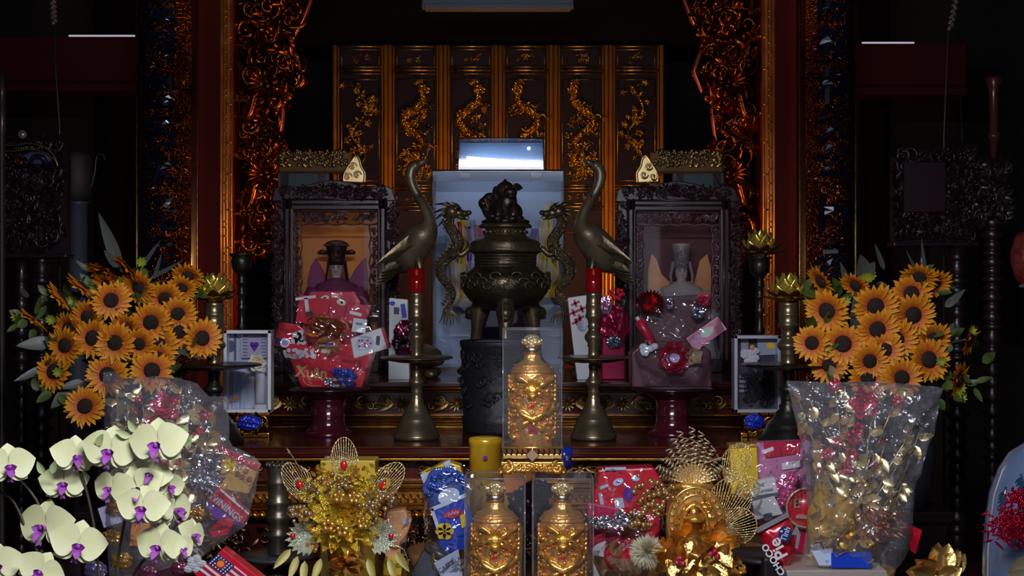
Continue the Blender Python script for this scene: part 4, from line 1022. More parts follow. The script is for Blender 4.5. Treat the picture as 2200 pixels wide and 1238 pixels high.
# white window gift boxes on gilt stands
d = 5.3; ZB = Z(887, d)
for side in ('left', 'right'):
    L = side == 'left'; x0, x1 = (480, 582) if L else (1578, 1678); yt = 710 if L else 721
    cx = (x0+x1)/2
    t = thing('gilt_stand', 'low gilt carved stand with blue ribbon under the %s gift box' % ('white' if L else 'silver-framed'), 'stand', (X(cx, d), d+.04, AZ), 'low gilt stands')
    q = MB(); xa, xb = X(x0+14, d), X(x1-4, d); q.span((xa, d+.0, AZ), (xb, d+.09, AZ+.018), .004); q.span((xa, d+.005, ZB-.012), (xb, d+.09, ZB), .003)
    for k in range(5): q.tube([(xa+.012+k*(xb-xa-.024)/4, d+.03, AZ+.01), (xa+.02+k*(xb-xa-.03)/4, d+.015, (AZ+ZB)/2), (xa+.012+k*(xb-xa-.024)/4, d+.03, ZB-.005)], .008, 6)
    q.carve(xa, xb, AZ+.012, ZB, d, 26, 60+L, .012, .024); q.done('carved_body', mat('stand_amber', (.75, .36, .06), .25, 1, col2=(.3, .12, .02), nscale=30), t)
    q = MB(); bx = 536 if L else 1620
    crumple(q, bx, 908 if L else 906, 24 if L else 20, 16, d-.02, 5, .22); q.done('blue_ribbon', mat('satin_blue', (.012, .03, .42), .3, .2), t)
    t = thing('gift_box', ('white window gift box with banknote print and white rose' if L else 'silver-framed window gift box with dark inside and white flower'), 'gift box', (X(cx, d), d+.04, ZB), 'window gift boxes')
    za, zb = ZB, Z(yt, d); xa, xb = X(x0, d), X(x1, d); fm = WHITE if L else mat('frame_silver', (.5, .5, .58), .3, .5)
    q = MB(); w = .012
    for a, b in (((xa, d, za), (xa+w, d+.07, zb)), ((xb-w, d, za), (xb, d+.07, zb)), ((xa, d, za), (xb, d+.07, za+w)), ((xa, d, zb-w), (xb, d+.07, zb))): q.span(a, b, .001)
    q.done('box_frame', fm, t)
    q = MB(); q.span((xa+w, d+.06, za+w), (xb-w, d+.068, zb-w)); q.done('back_board', mat('box_back', (.5, .52, .62), .5) if L else mat('box_back_dark', (.03, .03, .04), .4), t)
    q = MB(); q.span((xa+w, d+.002, za+w), (xb-w, d+.004, zb-w)); q.done('window', GLASS, t)
    q = MB()
    if L:                                   # banknote-like print, purple heart
        card(q, 546, 744, 60, 52, 0, d+.052, .006); q.mi = 1
        for k in range(7):
            card(q, 527, 722+k*7, 10, 1.6, 0, d+.05, .002); card(q, 566, 722+k*7, 10, 1.6, 0, d+.05, .002)
        card(q, 546, 718, 54, 2, 0, d+.05, .002); card(q, 546, 770, 54, 2, 0, d+.05, .002); q.mi = 2
        oval(q, 542, 740, 5, 5, d+.049, .002); oval(q, 551, 740, 5, 5, d+.049, .002); q.pp([(538, 743), (555, 743), (546.5, 756)], d+.049, .002)
        q.mi = 1; card(q, 505, 744, 4, 60, 0, d+.05, .003); oval(q, 496, 744, 8, 12, d+.05, .003)
        q.done('printed_card', [mat('print_greylilac', (.42, .4, .52), .5), mat('print_ink', (.1, .09, .16), .5), PURP], t)
        q = MB(); c = P(554, 779, d+.02)
        for lay in range(3):
            for k in range(6): a = k*1.047+lay*.5; q.leaf(c+V((0, -.004*lay, 0)), (cos(a), -.35-.25*lay, sin(a)), .044-.01*lay, .036, (0, -1, 0), .25, 6, .3, .9)
        q.mi = 1; q.ball(c+V((0, -.014, 0)), (.009, .007, .009)); q.done('white_rose', [mat('petal_cream', (.85, .8, .62), .5), ORNG], t)
        q = MB()
        for px, ya, yb2, r in ((556, 802, 868, 11), (556, 870, 884, 16), (556, 790, 802, 14)): q.lathe([(0, Z(yb2, d)), (r/F*d, Z(yb2, d)), (r/F*d*.9, Z(ya, d)), (0, Z(ya, d))], (X(px, d), d+.032, 0), 20)
        q.done('white_candle', mat('candle_white', (.7, .7, .74), .5), t)
        q = MB(); q.surf(lambda u, v: P(490+u*38, 800+v*78, d+.05)+V((0, .008*sin(u*14), 0)), 24, 4); q.mi = 1; oval(q, 505, 858, 9, 4, d+.03, .004, 20); q.done('satin_cloth', [PALEB, ORNG], t)
    else:
        card(q, 1650, 745, 44, 36, 3, d+.05, .006); q.mi = 1; oval(q, 1655, 743, 8, 7, d+.048, .003); q.mi = 2; card(q, 1600, 742, 16, 30, 0, d+.05, .004)
        for k in range(4): card(q, 1597, 810+k*10, 18, 6, 0, d+.05, .003)
        q.done('printed_card', [mat('print_greyblue', (.3, .34, .42), .5), YEL, mat('print_grey', (.28, .28, .34), .5)], t)
        q = MB(); rd = random.Random(5)
        for k in range(12): crumple(q, 1612+rd.uniform(-13, 13), 765+rd.uniform(-14, 14), 8, 7, d+.025, k, .2)
        q.mi = 1; oval(q, 1616, 746, 5, 5, d+.01, .004); q.done('white_flower', [mat('petal_greywhite', (.6, .58, .6), .5), ORNG], t)
        q = MB(); q.carve(X(1596, d), X(1666, d), Z(878, d), Z(790, d), d+.045, 50, 4, .008, .018); q.done('black_lace', BLACK, t)

# ------------------------------------------------------------------ gold dragon bottles in clear cases
def bottle(name_label):
    k = 4.06/F; t = thing('boxed_bottle', name_label, 'bottle', (0, 0, 0), 'gold dragon bottles in clear cases')
    H = .4065; y = lambda v: (1018-v)*k     # photo row of the top bottle -> height
    q = MB()
    q.span((-.083, -.07, y(985)), (.083, .07, y(976)), .002); q.span((-.088, -.075, y(1000)), (.088, .075, y(992)), .002)
    for s in (-1, 1):
        for yy in (-.073, .073):
            for i in range(11):
                x = -.075+i*.015; q.tube([(x, yy, y(977)), (x+.004, yy, y(970)), (x, yy, y(962))], .0028, 5)
    for yy in (-.073, .073): q.tube([(-.083, yy, y(962)), (.083, yy, y(962))], .004, 6)
    for xx in (-.083, .083): q.tube([(xx, -.073, y(962)), (xx, .073, y(962))], .004, 6)
    q.done('stand', GOLDS, t)
    q = MB()
    for sx in (-1, 1):
        for sy in (-1, 1):
            q.ball((sx*.07, sy*.06, y(1009)), (.026, .02, .012)); q.spiral((sx*.07, sy*.066-.01, y(1003)), .018, 1.4, pi/2, sx, .006)
            for kk in range(4): q.ball((sx*(.055+.011*kk), sy*.07, y(1014)), (.007, .008, .006), 7, 5)
    for i in range(9): q.spiral((-.05+i*.0125, -.075, y(1002+3*abs(i-4)/4)), .012, 1.2, i, 1 if i < 4 else -1, .0045)
    q.done('scroll_foot', GOLD, t)
    q = MB(); q.pp2 = None
    q.prism([(-.02, y(977)), (0, y(992)), (.02, y(977)), (0, y(962))], -.084, -.074, .002); q.done('diamond_badge', mat('badge_rose', (.8, .5, .3), .2, 1), t)
    q = MB(); zb = y(975)
    prof = [(0, zb), (.052, zb), (.059, zb+.006), (.061, y(940)), (.061, y(815)), (.06, y(803)), (.054, y(797)), (.05, y(793)), (.047, y(789)), (.036, y(784)), (.027, y(779)), (.024, y(770)), (.024, y(766)), (0, y(766))]
    q.lathe(prof, (0, 0, 0), 40)
    for yv, r in ((803, .062), (797, .056), (791, .05)): q.tube([(r*cos(a), r*sin(a), y(yv)) for a in [i*2*pi/36 for i in range(37)]], .003, 5)
    q.done('bottle_body', mat('bottle_gold', (.9, .5, .15), .28, .8, bump=.45, bscale=80), t)
    q = MB(); rd = random.Random(9)         # dragon relief wound round the bottle
    def w(a, z, o=0): return V(((.062+o)*sin(a), -(.062+o)*cos(a), z))
    path = [w(-.75+.55*sin(i*.2)+i*.004, y(812)-(y(812)-y(945))*i/60, .004) for i in range(61)]
    q.tube(path, [.0075+.002*sin(i) for i in range(61)], 7)
    path = [w(.75+.55*sin(i*.2+2.4)-i*.004, y(815)-(y(815)-y(945))*i/60, .004) for i in range(61)]
    q.tube(path, [.0075+.002*sin(i*1.3) for i in range(61)], 7)
    hz = y(842); q.ball(w(0, hz, .004), (.02, .012, .018)); q.ball(w(0, hz-.014, .012), (.014, .012, .009)); q.ball(w(-.17, hz+.006, .012), .005, 8, 6); q.ball(w(.17, hz+.006, .012), .005, 8, 6)
    for kk in range(9):
        a = -.4+kk*.1+pi/2; q.leaf(w(0, hz+.005, .006), (cos(pi*kk/8)*1.1, -.2, sin(pi*kk/8)), .034, .01, (0, -1, 0), .2, 5)
    q.tube([w(-.8, y(872), .004), w(-.4, y(893), .008), w(0, y(903), .01), w(.4, y(893), .008), w(.8, y(872), .004)], [.006, .009, .01, .009, .006], 8)
    for kk in range(280):
        a = rd.uniform(-2.6, 2.6); z = rd.uniform(y(945), y(815))
        if abs(a) < .5 and z < y(905): continue
        q.ball(w(a, z, .001), (.0055*rd.uniform(.5, 1.3), .006, .0055*rd.uniform(.5, 1.3)), 6, 4)
    for sx in (-1, 1):
        for kk in range(13): q.ball(w(sx*1.45, y(815+kk*10), .004), (.006, .007, .008), 7, 5)
    q.done('dragon_relief', GOLD, t)
    q = MB(); q.ball(w(0, y(874), .007), (.006, .004, .0075), 10, 7); q.done('ruby_stud', RUBY, t)
    q = MB(); q.surf(lambda u, v: w(-.19+.38*u, y(932)+(y(910)-y(932))*v, .005), 8, 4); q.mi = 1
    q.surf(lambda u, v: w(-.2+.4*u, y(909)+(y(896)-y(909))*v, .005), 8, 4); q.mi = 2
    for a in (-.06, .05): q.tube([w(a, y(928), .0065), w(a*.6, y(922), .0065), w(a*1.2, y(916), .0065)], .0014, 4)
    q.done('red_label', [mat('label_wine', (.3, .008, .015), .4), GOLDP, mat('print_ink', (.1, .09, .16), .5)], t)
    q = MB()
    q.lathe([(0, y(766)), (.026, y(766)), (.026, y(750)), (0, y(750))], (0, 0, 0), 28); q.done('neck_band', mat('band_satin', (.8, .62, .45), .25, 1), t)
    q = MB(); q.lathe([(0, y(750)), (.02, y(750)), (.026, y(745)), (.027, y(738)), (.022, y(730)), (.012, y(725)), (0, y(724))], (0, 0, 0), 24)
    for kk in range(10):
        a = kk*.628; q.ball((.025*cos(a), .025*sin(a), y(740)), (.007, .007, .009), 7, 5)
    q.done('cap', GOLDP, t)
    # acrylic case
    hx, hy, z0, z1 = .0825, .072, y(976), H
    for n, a, b in (('front_pane', (-hx, -hy, z0), (hx, -hy+.003, z1)), ('back_pane', (-hx, hy-.003, z0), (hx, hy, z1)), ('side_pane', (-hx, -hy+.003, z0), (-hx+.003, hy-.003, z1)), ('side_pane', (hx-.003, -hy+.003, z0), (hx, hy-.003, z1)), ('top_pane', (-hx, -hy, z1-.003), (hx, hy, z1))):
        q = MB(); q.span(a, b)
        o = q.done(n, ACRYL, t)
    q = MB()
    for a in (-hx, hx):
        for b in (-hy, hy): q.tube([(a, b, z0), (a, b, z1)], .0018, 5)
        q.tube([(a, -hy, z1), (a, hy, z1)], .0022, 5)
    for b in (-hy, hy): q.tube([(-hx, b, z1), (hx, b, z1)], .0022, 5)
    q.done('case_edge', ACEDGE, t)
    # move local origin: parts were built at the world origin
    return t
BT = bottle('gold dragon bottle in a clear case, topmost of the pyramid of three')
b2 = dup(BT, loc=(X(1064, 3.97), 3.97, LZ), label='gold dragon bottle in a clear case, lower left, beside the blue biscuit tray')
b3 = dup(BT, loc=(X(1208, 3.97), 3.97, LZ), label='gold dragon bottle in a clear case, lower right, beside the red hamper')
BT.location = (X(1143, 4.06), 4.06, LZ+.4075)
# ------------------------------------------------------------------ sunflower arrangements
def grad_mat(name, c0, c1, r0, r1, rough=.6):
    m, nt, b, out = nodes_of(name); b.inputs['Roughness'].default_value = rough
    tc = nt.nodes.new('ShaderNodeTexCoord'); vm = nt.nodes.new('ShaderNodeVectorMath'); vm.operation = 'LENGTH'
    nt.links.new(tc.outputs['Object'], vm.inputs[0]); mr = nt.nodes.new('ShaderNodeMapRange'); mr.inputs[1].default_value = r0; mr.inputs[2].default_value = r1
    nt.links.new(vm.outputs['Value'], mr.inputs[0]); nt.links.new(ramp(nt, mr.outputs[0], [(0, c0), (1, c1)]), b.inputs['Base Color']); return m
SUNP = grad_mat('sunflower_petal', (.55, .07, .008), (.85, .33, .012), .022, .05)
SUND = mat('sunflower_disc', (.025, .012, .008), .8, bump=.6, bscale=300, bkind='v')
LEAFG = mat('leaf_green', (.035, .065, .015), .5, col2=(.1, .13, .015), nscale=20)
LEAFD = mat('leaf_dusty', (.06, .075, .055), .5, col2=(.035, .05, .035), nscale=15)
BUDG = mat('bud_yellow_green', (.28, .3, .03), .5)
def sun_head(parent):
    q = MB(); rd = random.Random(1)
    for lay, (n, L, w, el) in enumerate(((20, .046, .017, .1), (18, .042, .016, .32))):
        for k in range(n):
            a = 2*pi*(k+.5*lay)/n+rd.uniform(-.08, .08); e = V((cos(a), 0, sin(a)))
            q.leaf(e*.016+V((0, -.002*lay, 0)), e+V((0, -el-rd.uniform(-.1, .12), 0)), L*rd.uniform(.88, 1.1), w, (0, -1, 0), rd.uniform(-.1, .15), 6, .18, .8)
    h = q.done('sunflower_head', SUNP); h.location = V(); h.data.transform(Matrix.Translation(V()))
    return h
def make_sun():
    q = MB(); rd = random.Random(1)
    q.M = Matrix()
    for lay, (n, L, w, el) in enumerate(((20, .046, .017, .1), (18, .042, .016, .32))):
        for k in range(n):
            a = 2*pi*(k+.5*lay)/n+rd.uniform(-.08, .08); e = V((cos(a), 0, sin(a)))
            q.leaf(e*.016+V((0, -.002*lay, 0)), e+V((0, -el-rd.uniform(-.1, .12), 0)), L*rd.uniform(.88, 1.1), w, (0, -1, 0), rd.uniform(-.1, .15), 6, .18, .8)
    root = bpy.data.objects.new('tmp', None); root.location = (0, 0, 0)
    h = q.done('sunflower_head', SUNP, root)
    q = MB(); q.ball((0, -.006, 0), (.022, .012, .022), 16, 8); dsc = q.done('disc', SUND, root)
    return h.data, dsc.data, (h, dsc, root)
sh, sd, junk = make_sun()
for o in junk: bpy.data.objects.remove(o)
q = MB()
for j in range(8): a = j*.785; q.leaf((0, 0, 0), (cos(a), -.5, sin(a)), .026, .013, (0, -1, 0), .3, 5)
o = q.done('green_bud', BUDG, None); BUDM = o.data; BUDM.transform(Matrix.Translation(o.location)); bpy.data.objects.remove(o)
def sunflowers(label, heads, cx, d, blades, leaves, seed, zb, sx):
    t = thing('sunflower_arrangement', label, 'flower arrangement', (sx, d+.12, zb), 'sunflower arrangements')
    L0 = wloc(t)
    for i, (px, py, yaw, pit, s) in enumerate(heads):
        o = bpy.data.objects.new('sunflower', sh); COL.objects.link(o); o.parent = t
        dd = d-.05+.1*abs(px-cx)/220+.03*((i*7) % 5)/5
        o.location = P(px, py, dd)-L0; o.rotation_euler = (radians(pit), random.Random(i).uniform(0, 1), radians(yaw)); o.scale = (s*1.13,)*3
        q = bpy.data.objects.new('disc', sd); COL.objects.link(q); q.parent = o
    q = MB(); rd = random.Random(seed); base = P(cx, leaves[3], d+.12)
    base.x = sx
    for i, (px, py, yaw, pit, s) in enumerate(heads):
        p = P(px, py, d+.01); q.tube(smooth_path([base+V((0, 0, .02)), base.lerp(p, .6)+V((0, .05, .06)), p+V((0, .02, 0))], 4), .0035, 5)
    q.done('stems', LEAFD, t)
    q = MB()
    for k in range(leaves[4]):
        hd = rd.choice(heads); px, py = hd[0]+rd.uniform(-45, 45), hd[1]+rd.uniform(-10, 55)
        if 425 < px < 500 or 1655 < px < 1735: continue
        a = rd.uniform(0, 6.28)
        q.leaf(P(px, py, d+rd.uniform(.0, .14)), (cos(a), rd.uniform(-.8, .2), sin(a)), rd.uniform(.04, .075), rd.uniform(.02, .038), (0, -1, .5), .3, 6)
    q.done('foliage', LEAFG, t)
    for k in range(26):
        hd = rd.choice(heads); px, py = hd[0]+rd.uniform(-40, 40), hd[1]+rd.uniform(-20, 45)
        if 425 < px < 500 or 1655 < px < 1735: continue
        c = P(px, py, d-.02+rd.uniform(0, .08))
        o = bpy.data.objects.new('green_bud', BUDM); COL.objects.link(o); o.parent = t; o.location = c-L0; o.rotation_euler = (rd.uniform(-.4, .6), rd.uniform(0, 3), rd.uniform(-.5, .5))
    for (a, b), (c, e), w in blades:
        q = MB(); A, B = P(a, b, d+.06), P(c, e, d+.02); v = B-A; q.leaf(A, v, v.length, w, (0, -1, .2), .12, 9, .1, .6); q.done('blade_leaf', mat('leaf_grey', (.08, .09, .075), .45), t)
    q = MB(); h = base.z-zb; c = (sx, d+.12, zb)
    q.lathe([(0, 0), (.06, 0), (.062, .01), (.085, h*.4), (.09, h*.6), (.06, h*.92), (.068, h), (.06, h), (.052, h*.92), (0, h*.8)], c, 36); q.done('vase', mat('vase_dark', (.02, .02, .025), .25, coat=.5), t)
def stand(sx, y, zt, lb):
    t = thing('plinth', lb, 'plinth', (sx, y, 0), 'flower plinths'); q = MB()
    q.span((sx-.12, y-.12, 0), (sx+.12, y+.12, .06), .008); q.span((sx-.1, y-.1, .06), (sx+.1, y+.1, zt-.04)); q.done('pedestal', BLACKW, t)
    q = MB(); q.span((sx-.125, y-.125, zt-.04), (sx+.125, y+.125, zt), .008); q.done('plinth_top', BLACKW, t)
d = 4.95
stand(-1.41, d+.13, .82, 'black plinth under the left sunflowers'); stand(1.42, d+.13, .82, 'black plinth under the right sunflowers')
HL = [(275, 575, 0, 70, 1), (222, 582, -30, 62, 1), (300, 616, 5, 35, 1), (238, 645, 25, 5, 1.05), (355, 640, 10, 25, 1), (178, 612, -30, 66, 1), (132, 634, -35, 60, .95), (76, 684, -50, 55, .95), (190, 681, -15, 18, 1), (150, 706, -25, 18, 1), (325, 692, 10, 14, 1.1), (382, 674, 22, 18, 1), (272, 706, 0, 30, 1), (201, 726, -12, 4, 1.1), (248, 736, 0, 4, 1.1), (142, 742, -15, 10, 1.05), (340, 740, 12, 12, 1.1), (386, 712, 22, 12, 1), (433, 727, 35, -4, 1.1), (118, 798, -30, -8, 1.1), (326, 797, 12, -10, 1.15), (340, 768, 10, 20, .9), (232, 806, -10, -10, 1.15), (184, 873, -15, -14, 1.1), (405, 592, 30, 55, .9), (300, 738, 0, 20, .9), (392, 618, 25, 40, .8), (232, 612, -5, 45, .9)]
sunflowers('sunflower arrangement with long grey blade leaves, left of the altar', HL, 250, d, [((258, 575), (214, 455), .045), ((255, 575), (222, 535), .03), ((290, 590), (352, 515), .018), ((320, 600), (400, 560), .016), ((330, 600), (352, 540), .014), ((110, 735), (35, 745), .05), ((140, 770), (95, 720), .05), ((95, 790), (30, 822), .03), ((150, 840), (110, 880), .05), ((265, 690), (250, 590), .035), ((385, 735), (372, 780), .05), ((360, 745), (445, 775), .02), ((180, 820), (120, 838), .03), ((60, 640), (45, 615), .02)], (85, 710, 75, 890, 210), 5, .82, -1.41)
HR = [(1778, 667, -15, 25, 1.2), (1880, 657, 0, 15, 1.2), (1957, 630, 10, 15, 1.1), (1960, 676, 10, 12, 1.2), (1884, 707, 0, 10, 1.15), (1745, 737, -25, 0, 1), (1811, 739, -10, 0, 1.2), (1924, 729, 5, 10, 1.15), (1993, 773, 15, -4, 1.2), (1900, 752, 0, 5, 1), (1975, 594, 15, 55, 1), (2008, 606, 25, 45, .9), (2080, 730, 65, 20, .9), (2056, 816, 55, 10, 1), (1864, 812, 0, 0, 1.1), (1936, 812, 5, 0, 1.1), (1781, 785, -10, 5, 1), (2003, 727, 25, 25, 1), (1868, 775, 0, 10, 1), (1840, 612, -5, 60, .9), (1766, 603, -20, 60, .95)]
sunflowers('sunflower arrangement in shadow, right of the altar', HR, 1890, d, [((1830, 630), (1800, 560), .03), ((1990, 600), (1975, 505), .014), ((1985, 610), (1940, 535), .014), ((1900, 580), (1875, 520), .02), ((1840, 740), (1838, 600), .05), ((2030, 660), (2075, 620), .03), ((1860, 600), (1845, 545), .06), ((1855, 600), (1880, 560), .05), ((2020, 740), (2050, 690), .04)], (85, 690, 70, 880, 200), 7, .82, 1.42)

# ------------------------------------------------------------------ orchids in front on the left
ORP = mat('orchid_petal', (.72, .74, .36), .5, col2=(.8, .78, .5), nscale=20, sub=.15)
ORL = mat('orchid_lip', (.27, .02, .33), .45, col2=(.42, .13, .46), nscale=60)
def make_orchid():
    root = bpy.data.objects.new('tmp', None); q = MB()
    for a, L, w in ((pi/2, .05, .044), (pi/2+2.15, .048, .036), (pi/2-2.15, .048, .036)):
        q.leaf((0, .004, 0), (cos(a), -.05, sin(a)), L, w, (0, -1, 0), -.12, 8, .12, .95)
    for s in (-1, 1):
        q.leaf((0, 0, .002), (s, -.1, .22), .058, .066, (0, -1, 0), -.18, 9, .1, .75)
    h = q.done('orchid_bloom', ORP, root)
    q = MB(); q.ball((0, -.01, -.002), (.006, .01, .006), 8, 6)
    for s in (-1, 1): q.leaf((s*.002, -.008, -.004), (s*.8, -.7, .2), .02, .016, (0, -1, 0), .3, 5, .3)
    q.leaf((0, -.01, -.006), (0, -.55, -1), .03, .018, (0, -1, 0), .4, 6, .4); q.leaf((0, -.012, -.026), (.5, -.3, -.7), .012, .006, (0, -1, 0), .3, 4); q.leaf((0, -.012, -.026), (-.5, -.3, -.7), .012, .006, (0, -1, 0), .3, 4)
    l = q.done('lip', ORL, root); r = (h.data, l.data)
    for o in (h, l, root): bpy.data.objects.remove(o)
    return r
oh, ol = make_orchid()
d = 3.35
t = thing('orchid_plant', 'pale yellow moth orchid with purple lips, nearest on the left', 'orchid', (X(225, d), d+.05, LZ))
L0 = wloc(t)
OB = [(18, 1003, 30, 0, 1), (160, 982, 35, 8, .95), (238, 970, 0, 5, 1.12), (340, 955, -5, -5, 1.15), (137, 1040, 10, 0, .95), (243, 1050, -20, 0, .9), (296, 1052, 0, -20, 1.05), (306, 1092, 5, 5, 1.0), (98, 1132, -15, 0, 1.2), (166, 1172, 20, 15, 1.1), (344, 1175, -10, 5, 1.0), (374, 1095, 55, 10, .9), (412, 1150, 60, 20, .75), (-8, 1215, 20, 0, 1), (85, 1228, 10, 30, .9), (362, 1046, 40, 10, .7), (325, 1020, 0, 20, .8), (385, 1180, 50, 0, .7)]
for i, (px, py, yaw, roll, s) in enumerate(OB):
    o = bpy.data.objects.new('orchid_bloom', oh); COL.objects.link(o); o.parent = t
    o.location = P(px, py, d+((i*5) % 7-3)*.014)-L0; o.rotation_euler = (radians(-8), radians(roll), radians(yaw)); o.scale = (s*1.1,)*3
    q = bpy.data.objects.new('lip', ol); COL.objects.link(q); q.parent = o
q = MB(); b0 = V((X(225, d), d+.05, LZ+.12))
for pts in ([(250, 1400), (250, 1250), (262, 1150), (300, 1000), (340, 950), (400, 960)], [(235, 1400), (215, 1250), (200, 1120), (170, 1010), (130, 990)], [(220, 1400), (150, 1260), (100, 1120), (60, 1050), (10, 1010)], [(255, 1400), (290, 1230), (350, 1160), (400, 1100)], [(225, 1400), (140, 1290), (60, 1200), (0, 1180)], [(210, 1400), (90, 1200), (30, 1080), (-20, 1050)]):
    q.tube(smooth_path([b0]+[P(a, b, d+.045) for a, b in pts[1:]], 5), .0035, 6)
q.done('flower_stems', mat('orchid_stem', (.05, .045, .02), .5), t)
q = MB()
for px, py, a in ((280, 940, 2.6), (292, 930, 2.0), (394, 940, 1.2), (398, 960, 1.0), (95, 1020, 1.9), (112, 1018, 1.2), (208, 958, 1.0), (405, 965, 1.6)):
    q = MB(); q.leaf(P(px, py, d), (cos(a), -.2, sin(a)), .038, .018, (0, -1, 0), .2, 6, .3); q.done('half_open_bud', mat('orchid_green', (.55, .65, .3), .5), t)
q = MB(); c = (X(225, d), d+.05, LZ); q.lathe([(0, 0), (.06, 0), (.08, .1), (.085, .12), (.078, .12), (.07, .1), (0, .1)], c, 32); q.done('pot', WHITE, t)
q = MB()
for k in range(6):
    a = k*1.05; q.leaf(b0, (cos(a), sin(a), .35), .2, .06, (0, 0, 1), -.25, 8, .12, .8)
q.done('strap_leaves', mat('orchid_leaf', (.03, .08, .02), .35), t)

# ------------------------------------------------------------------ cellophane bouquets with gold sprays
GOLDL = mat('gold_leaf', (.95, .75, .36), .3, .75)
def spray(q, p0, p1, n, seed, L=.05):
    rd = random.Random(seed); path = smooth_path([p0, p0.lerp(p1, .5)+V((rd.uniform(-.03, .03), -.02, .0)), p1], 6); q.tube(path, .0016, 5)
    for k in range(n):
        b = path[int(len(path)*(.25+.74*k/n))]; a = rd.uniform(0, 6.28)
        q.leaf(b, (cos(a), -.3, sin(a)), L*rd.uniform(.7, 1.1), L*.5, (0, -1, 0), .2, 6, .2)
def rosebud(q, c, r):
    for lay in range(4):
        for k in range(5):
            a = k*1.257+lay*.6; e = V((cos(a), 0, sin(a))); q.leaf(c+e*r*(.15+.12*lay)+V((0, -.25*r*(3-lay), 0)), e+V((0, -1.1+.3*lay, 0)), r*(.55+.1*lay), r*.8, (0, -1, 0), .35, 6, .3, .95)
    q.ball(c+V((0, -.6*r, 0)), (.22*r, .3*r, .22*r))
def berry_flower(q, c, r):
    for k in range(5): a = k*1.257+.3; q.ball(c+V((r*.6*cos(a), 0, r*.6*sin(a))), (r*.42, r*.3, r*.42), 8, 6)
d = 4.22
def bag(label, outline, tips, root_px, rose, berries, seed, lower, L):
    t = thing('wrapped_bouquet', label, 'wrapped bouquet', (X(root_px, d), d+.06, LZ), 'cellophane bouquets')
    q = MB(); rp = P(root_px, 1200, d+.05); rd = random.Random(seed)
    for i, (px, py) in enumerate(tips):
        spray(q, rp.lerp(P(px, py, d), .25), P(px, py, d+rd.uniform(-.02, .06)), 8, seed+i, .05)
    q.done('gold_spray', GOLDL, t)
    q = MB(); rosebud(q, P(*rose, d-.02), 28/F*d); q.done('rose', ROSE, t)
    q = MB()
    for px, py, r in berries: berry_flower(q, P(px, py, d-.01), r/F*d)
    q.done('red_flowers', mat('flower_crimson', (.5, .008, .04), .4), t)
    q = MB()
    for px, py, r in berries[:3]: q.ball(P(px, py, d-.02), r*.28/F*d, 8, 6)
    q.done('pearl', mat('pearl', (.85, .8, .78), .15, .3), t)
    lower(t)
    q = MB(); film(q, outline, d-.06, .06, seed, 72, 16, .016, .012); q.done('front_film', CELLOF, t)
    q = MB(); film(q, outline, d+.15, -.02, seed+1, 72, 12, .008); q.done('back_film', CELLOF, t)
    q = MB(); zb = LZ; q.lathe([(0, zb), (.11, zb), (.14, zb+.09), (.13, zb+.09), (0, zb+.07)], (X(root_px, d), d+.05, 0), 32); q.done('basket', mat('basket_plum', (.1, .02, .04), .5) if L else mat('basket_straw', (.35, .2, .06), .6), t)
def low_left(t):
    q = MB(); q.pp([(478, 965), (558, 1000), (535, 1062), (470, 1050)], d-.03, .04, .004); q.mi = 1; q.pp([(482, 962), (556, 998), (552, 1012), (478, 975)], d-.034, .006); q.mi = 2
    q.pp([(486, 985), (506, 994), (500, 1016), (482, 1008)], d-.034, .006); q.mi = 3
    for a, b in ((515, 1003), (528, 1012), (520, 1025), (535, 1030), (510, 1018)): oval(q, a, b, 6, 5, d-.036, .005)
    q.done('cookie_packet', [mat('print_ochre', (.55, .33, .08), .4), CRIM, YEL, BROWN], t)['label'] = 'yellow and red cookie packet'
    q = MB(); q.pp([(470, 1045), (536, 1105), (522, 1128), (448, 1075)], d-.05, .04, .004); q.mi = 1; txt(q, 'TWININGS', 480, 1086, 15, d-.052, -40, .0006); q.mi = 2; q.pp([(474, 1050), (536, 1104), (534, 1107), (472, 1054)], d-.053, .003)
    q.mi = 3; q.pp([(448, 1078), (520, 1130), (470, 1122), (450, 1100)], d-.051, .004); q.mi = 0; q.pp([(448, 1140), (478, 1112), (505, 1118), (490, 1150), (455, 1156)], d-.06, .03, .003)
    q.done('tea_box', [RED, PALEB, WHITE, PURP], t)['label'] = 'red tea box with pale blue lettering'
    q = MB()
    for a, b, r, s in ((440, 1000, 30, 3), (470, 1030, 18, 4), (430, 1040, 24, 6)): crumple(q, a, b, r, r*.8, d-.02, s, .35)
    q.done('silver_foil', mat('foil_silver', (.7, .72, .85), .15, 1), t)
    q = MB()
    for a, b, s in ((250, 1090, 5), (420, 1105, 6), (240, 1155, 8)): crumple(q, a, b, 20, 16, d-.01, s, .3)
    q.done('amber_sweets', mat('foil_amber', (.85, .42, .03), .2, .8), t)
    for a, b, r, m in ((205, 1226, 24, mat('foil_violet', (.3, .25, .5), .15, .8)), (318, 1232, 20, mat('foil_plum2', (.2, .05, .1), .2, .6)), (262, 1205, 22, mat('foil_amber', (.85, .42, .03), .2, .8)), (385, 1222, 18, mat('foil_plum2', (.2, .05, .1), .2, .6))):
        q = MB(); crumple(q, a, b, r, r*.85, d-.07, a, .12); q.done('wrapped_sweet', m, t)
    q = MB(); rd = random.Random(3)
    for k in range(9): crumple(q, 418+rd.uniform(-14, 16), 1212+rd.uniform(-14, 16), 9, 8, d-.08, k, .2)
    q.done('white_posy', mat('petal_greywhite', (.6, .58, .6), .5), t)
    q = MB(); card(q, 235, 1108, 40, 44, 18, d, .02, .002); q.mi = 1; card(q, 300, 1150, 40, 50, -5, d+.02, .03, .002); q.done('gift_card', [mat('print_lilac_pale', (.55, .5, .8), .4), ORNG], t)
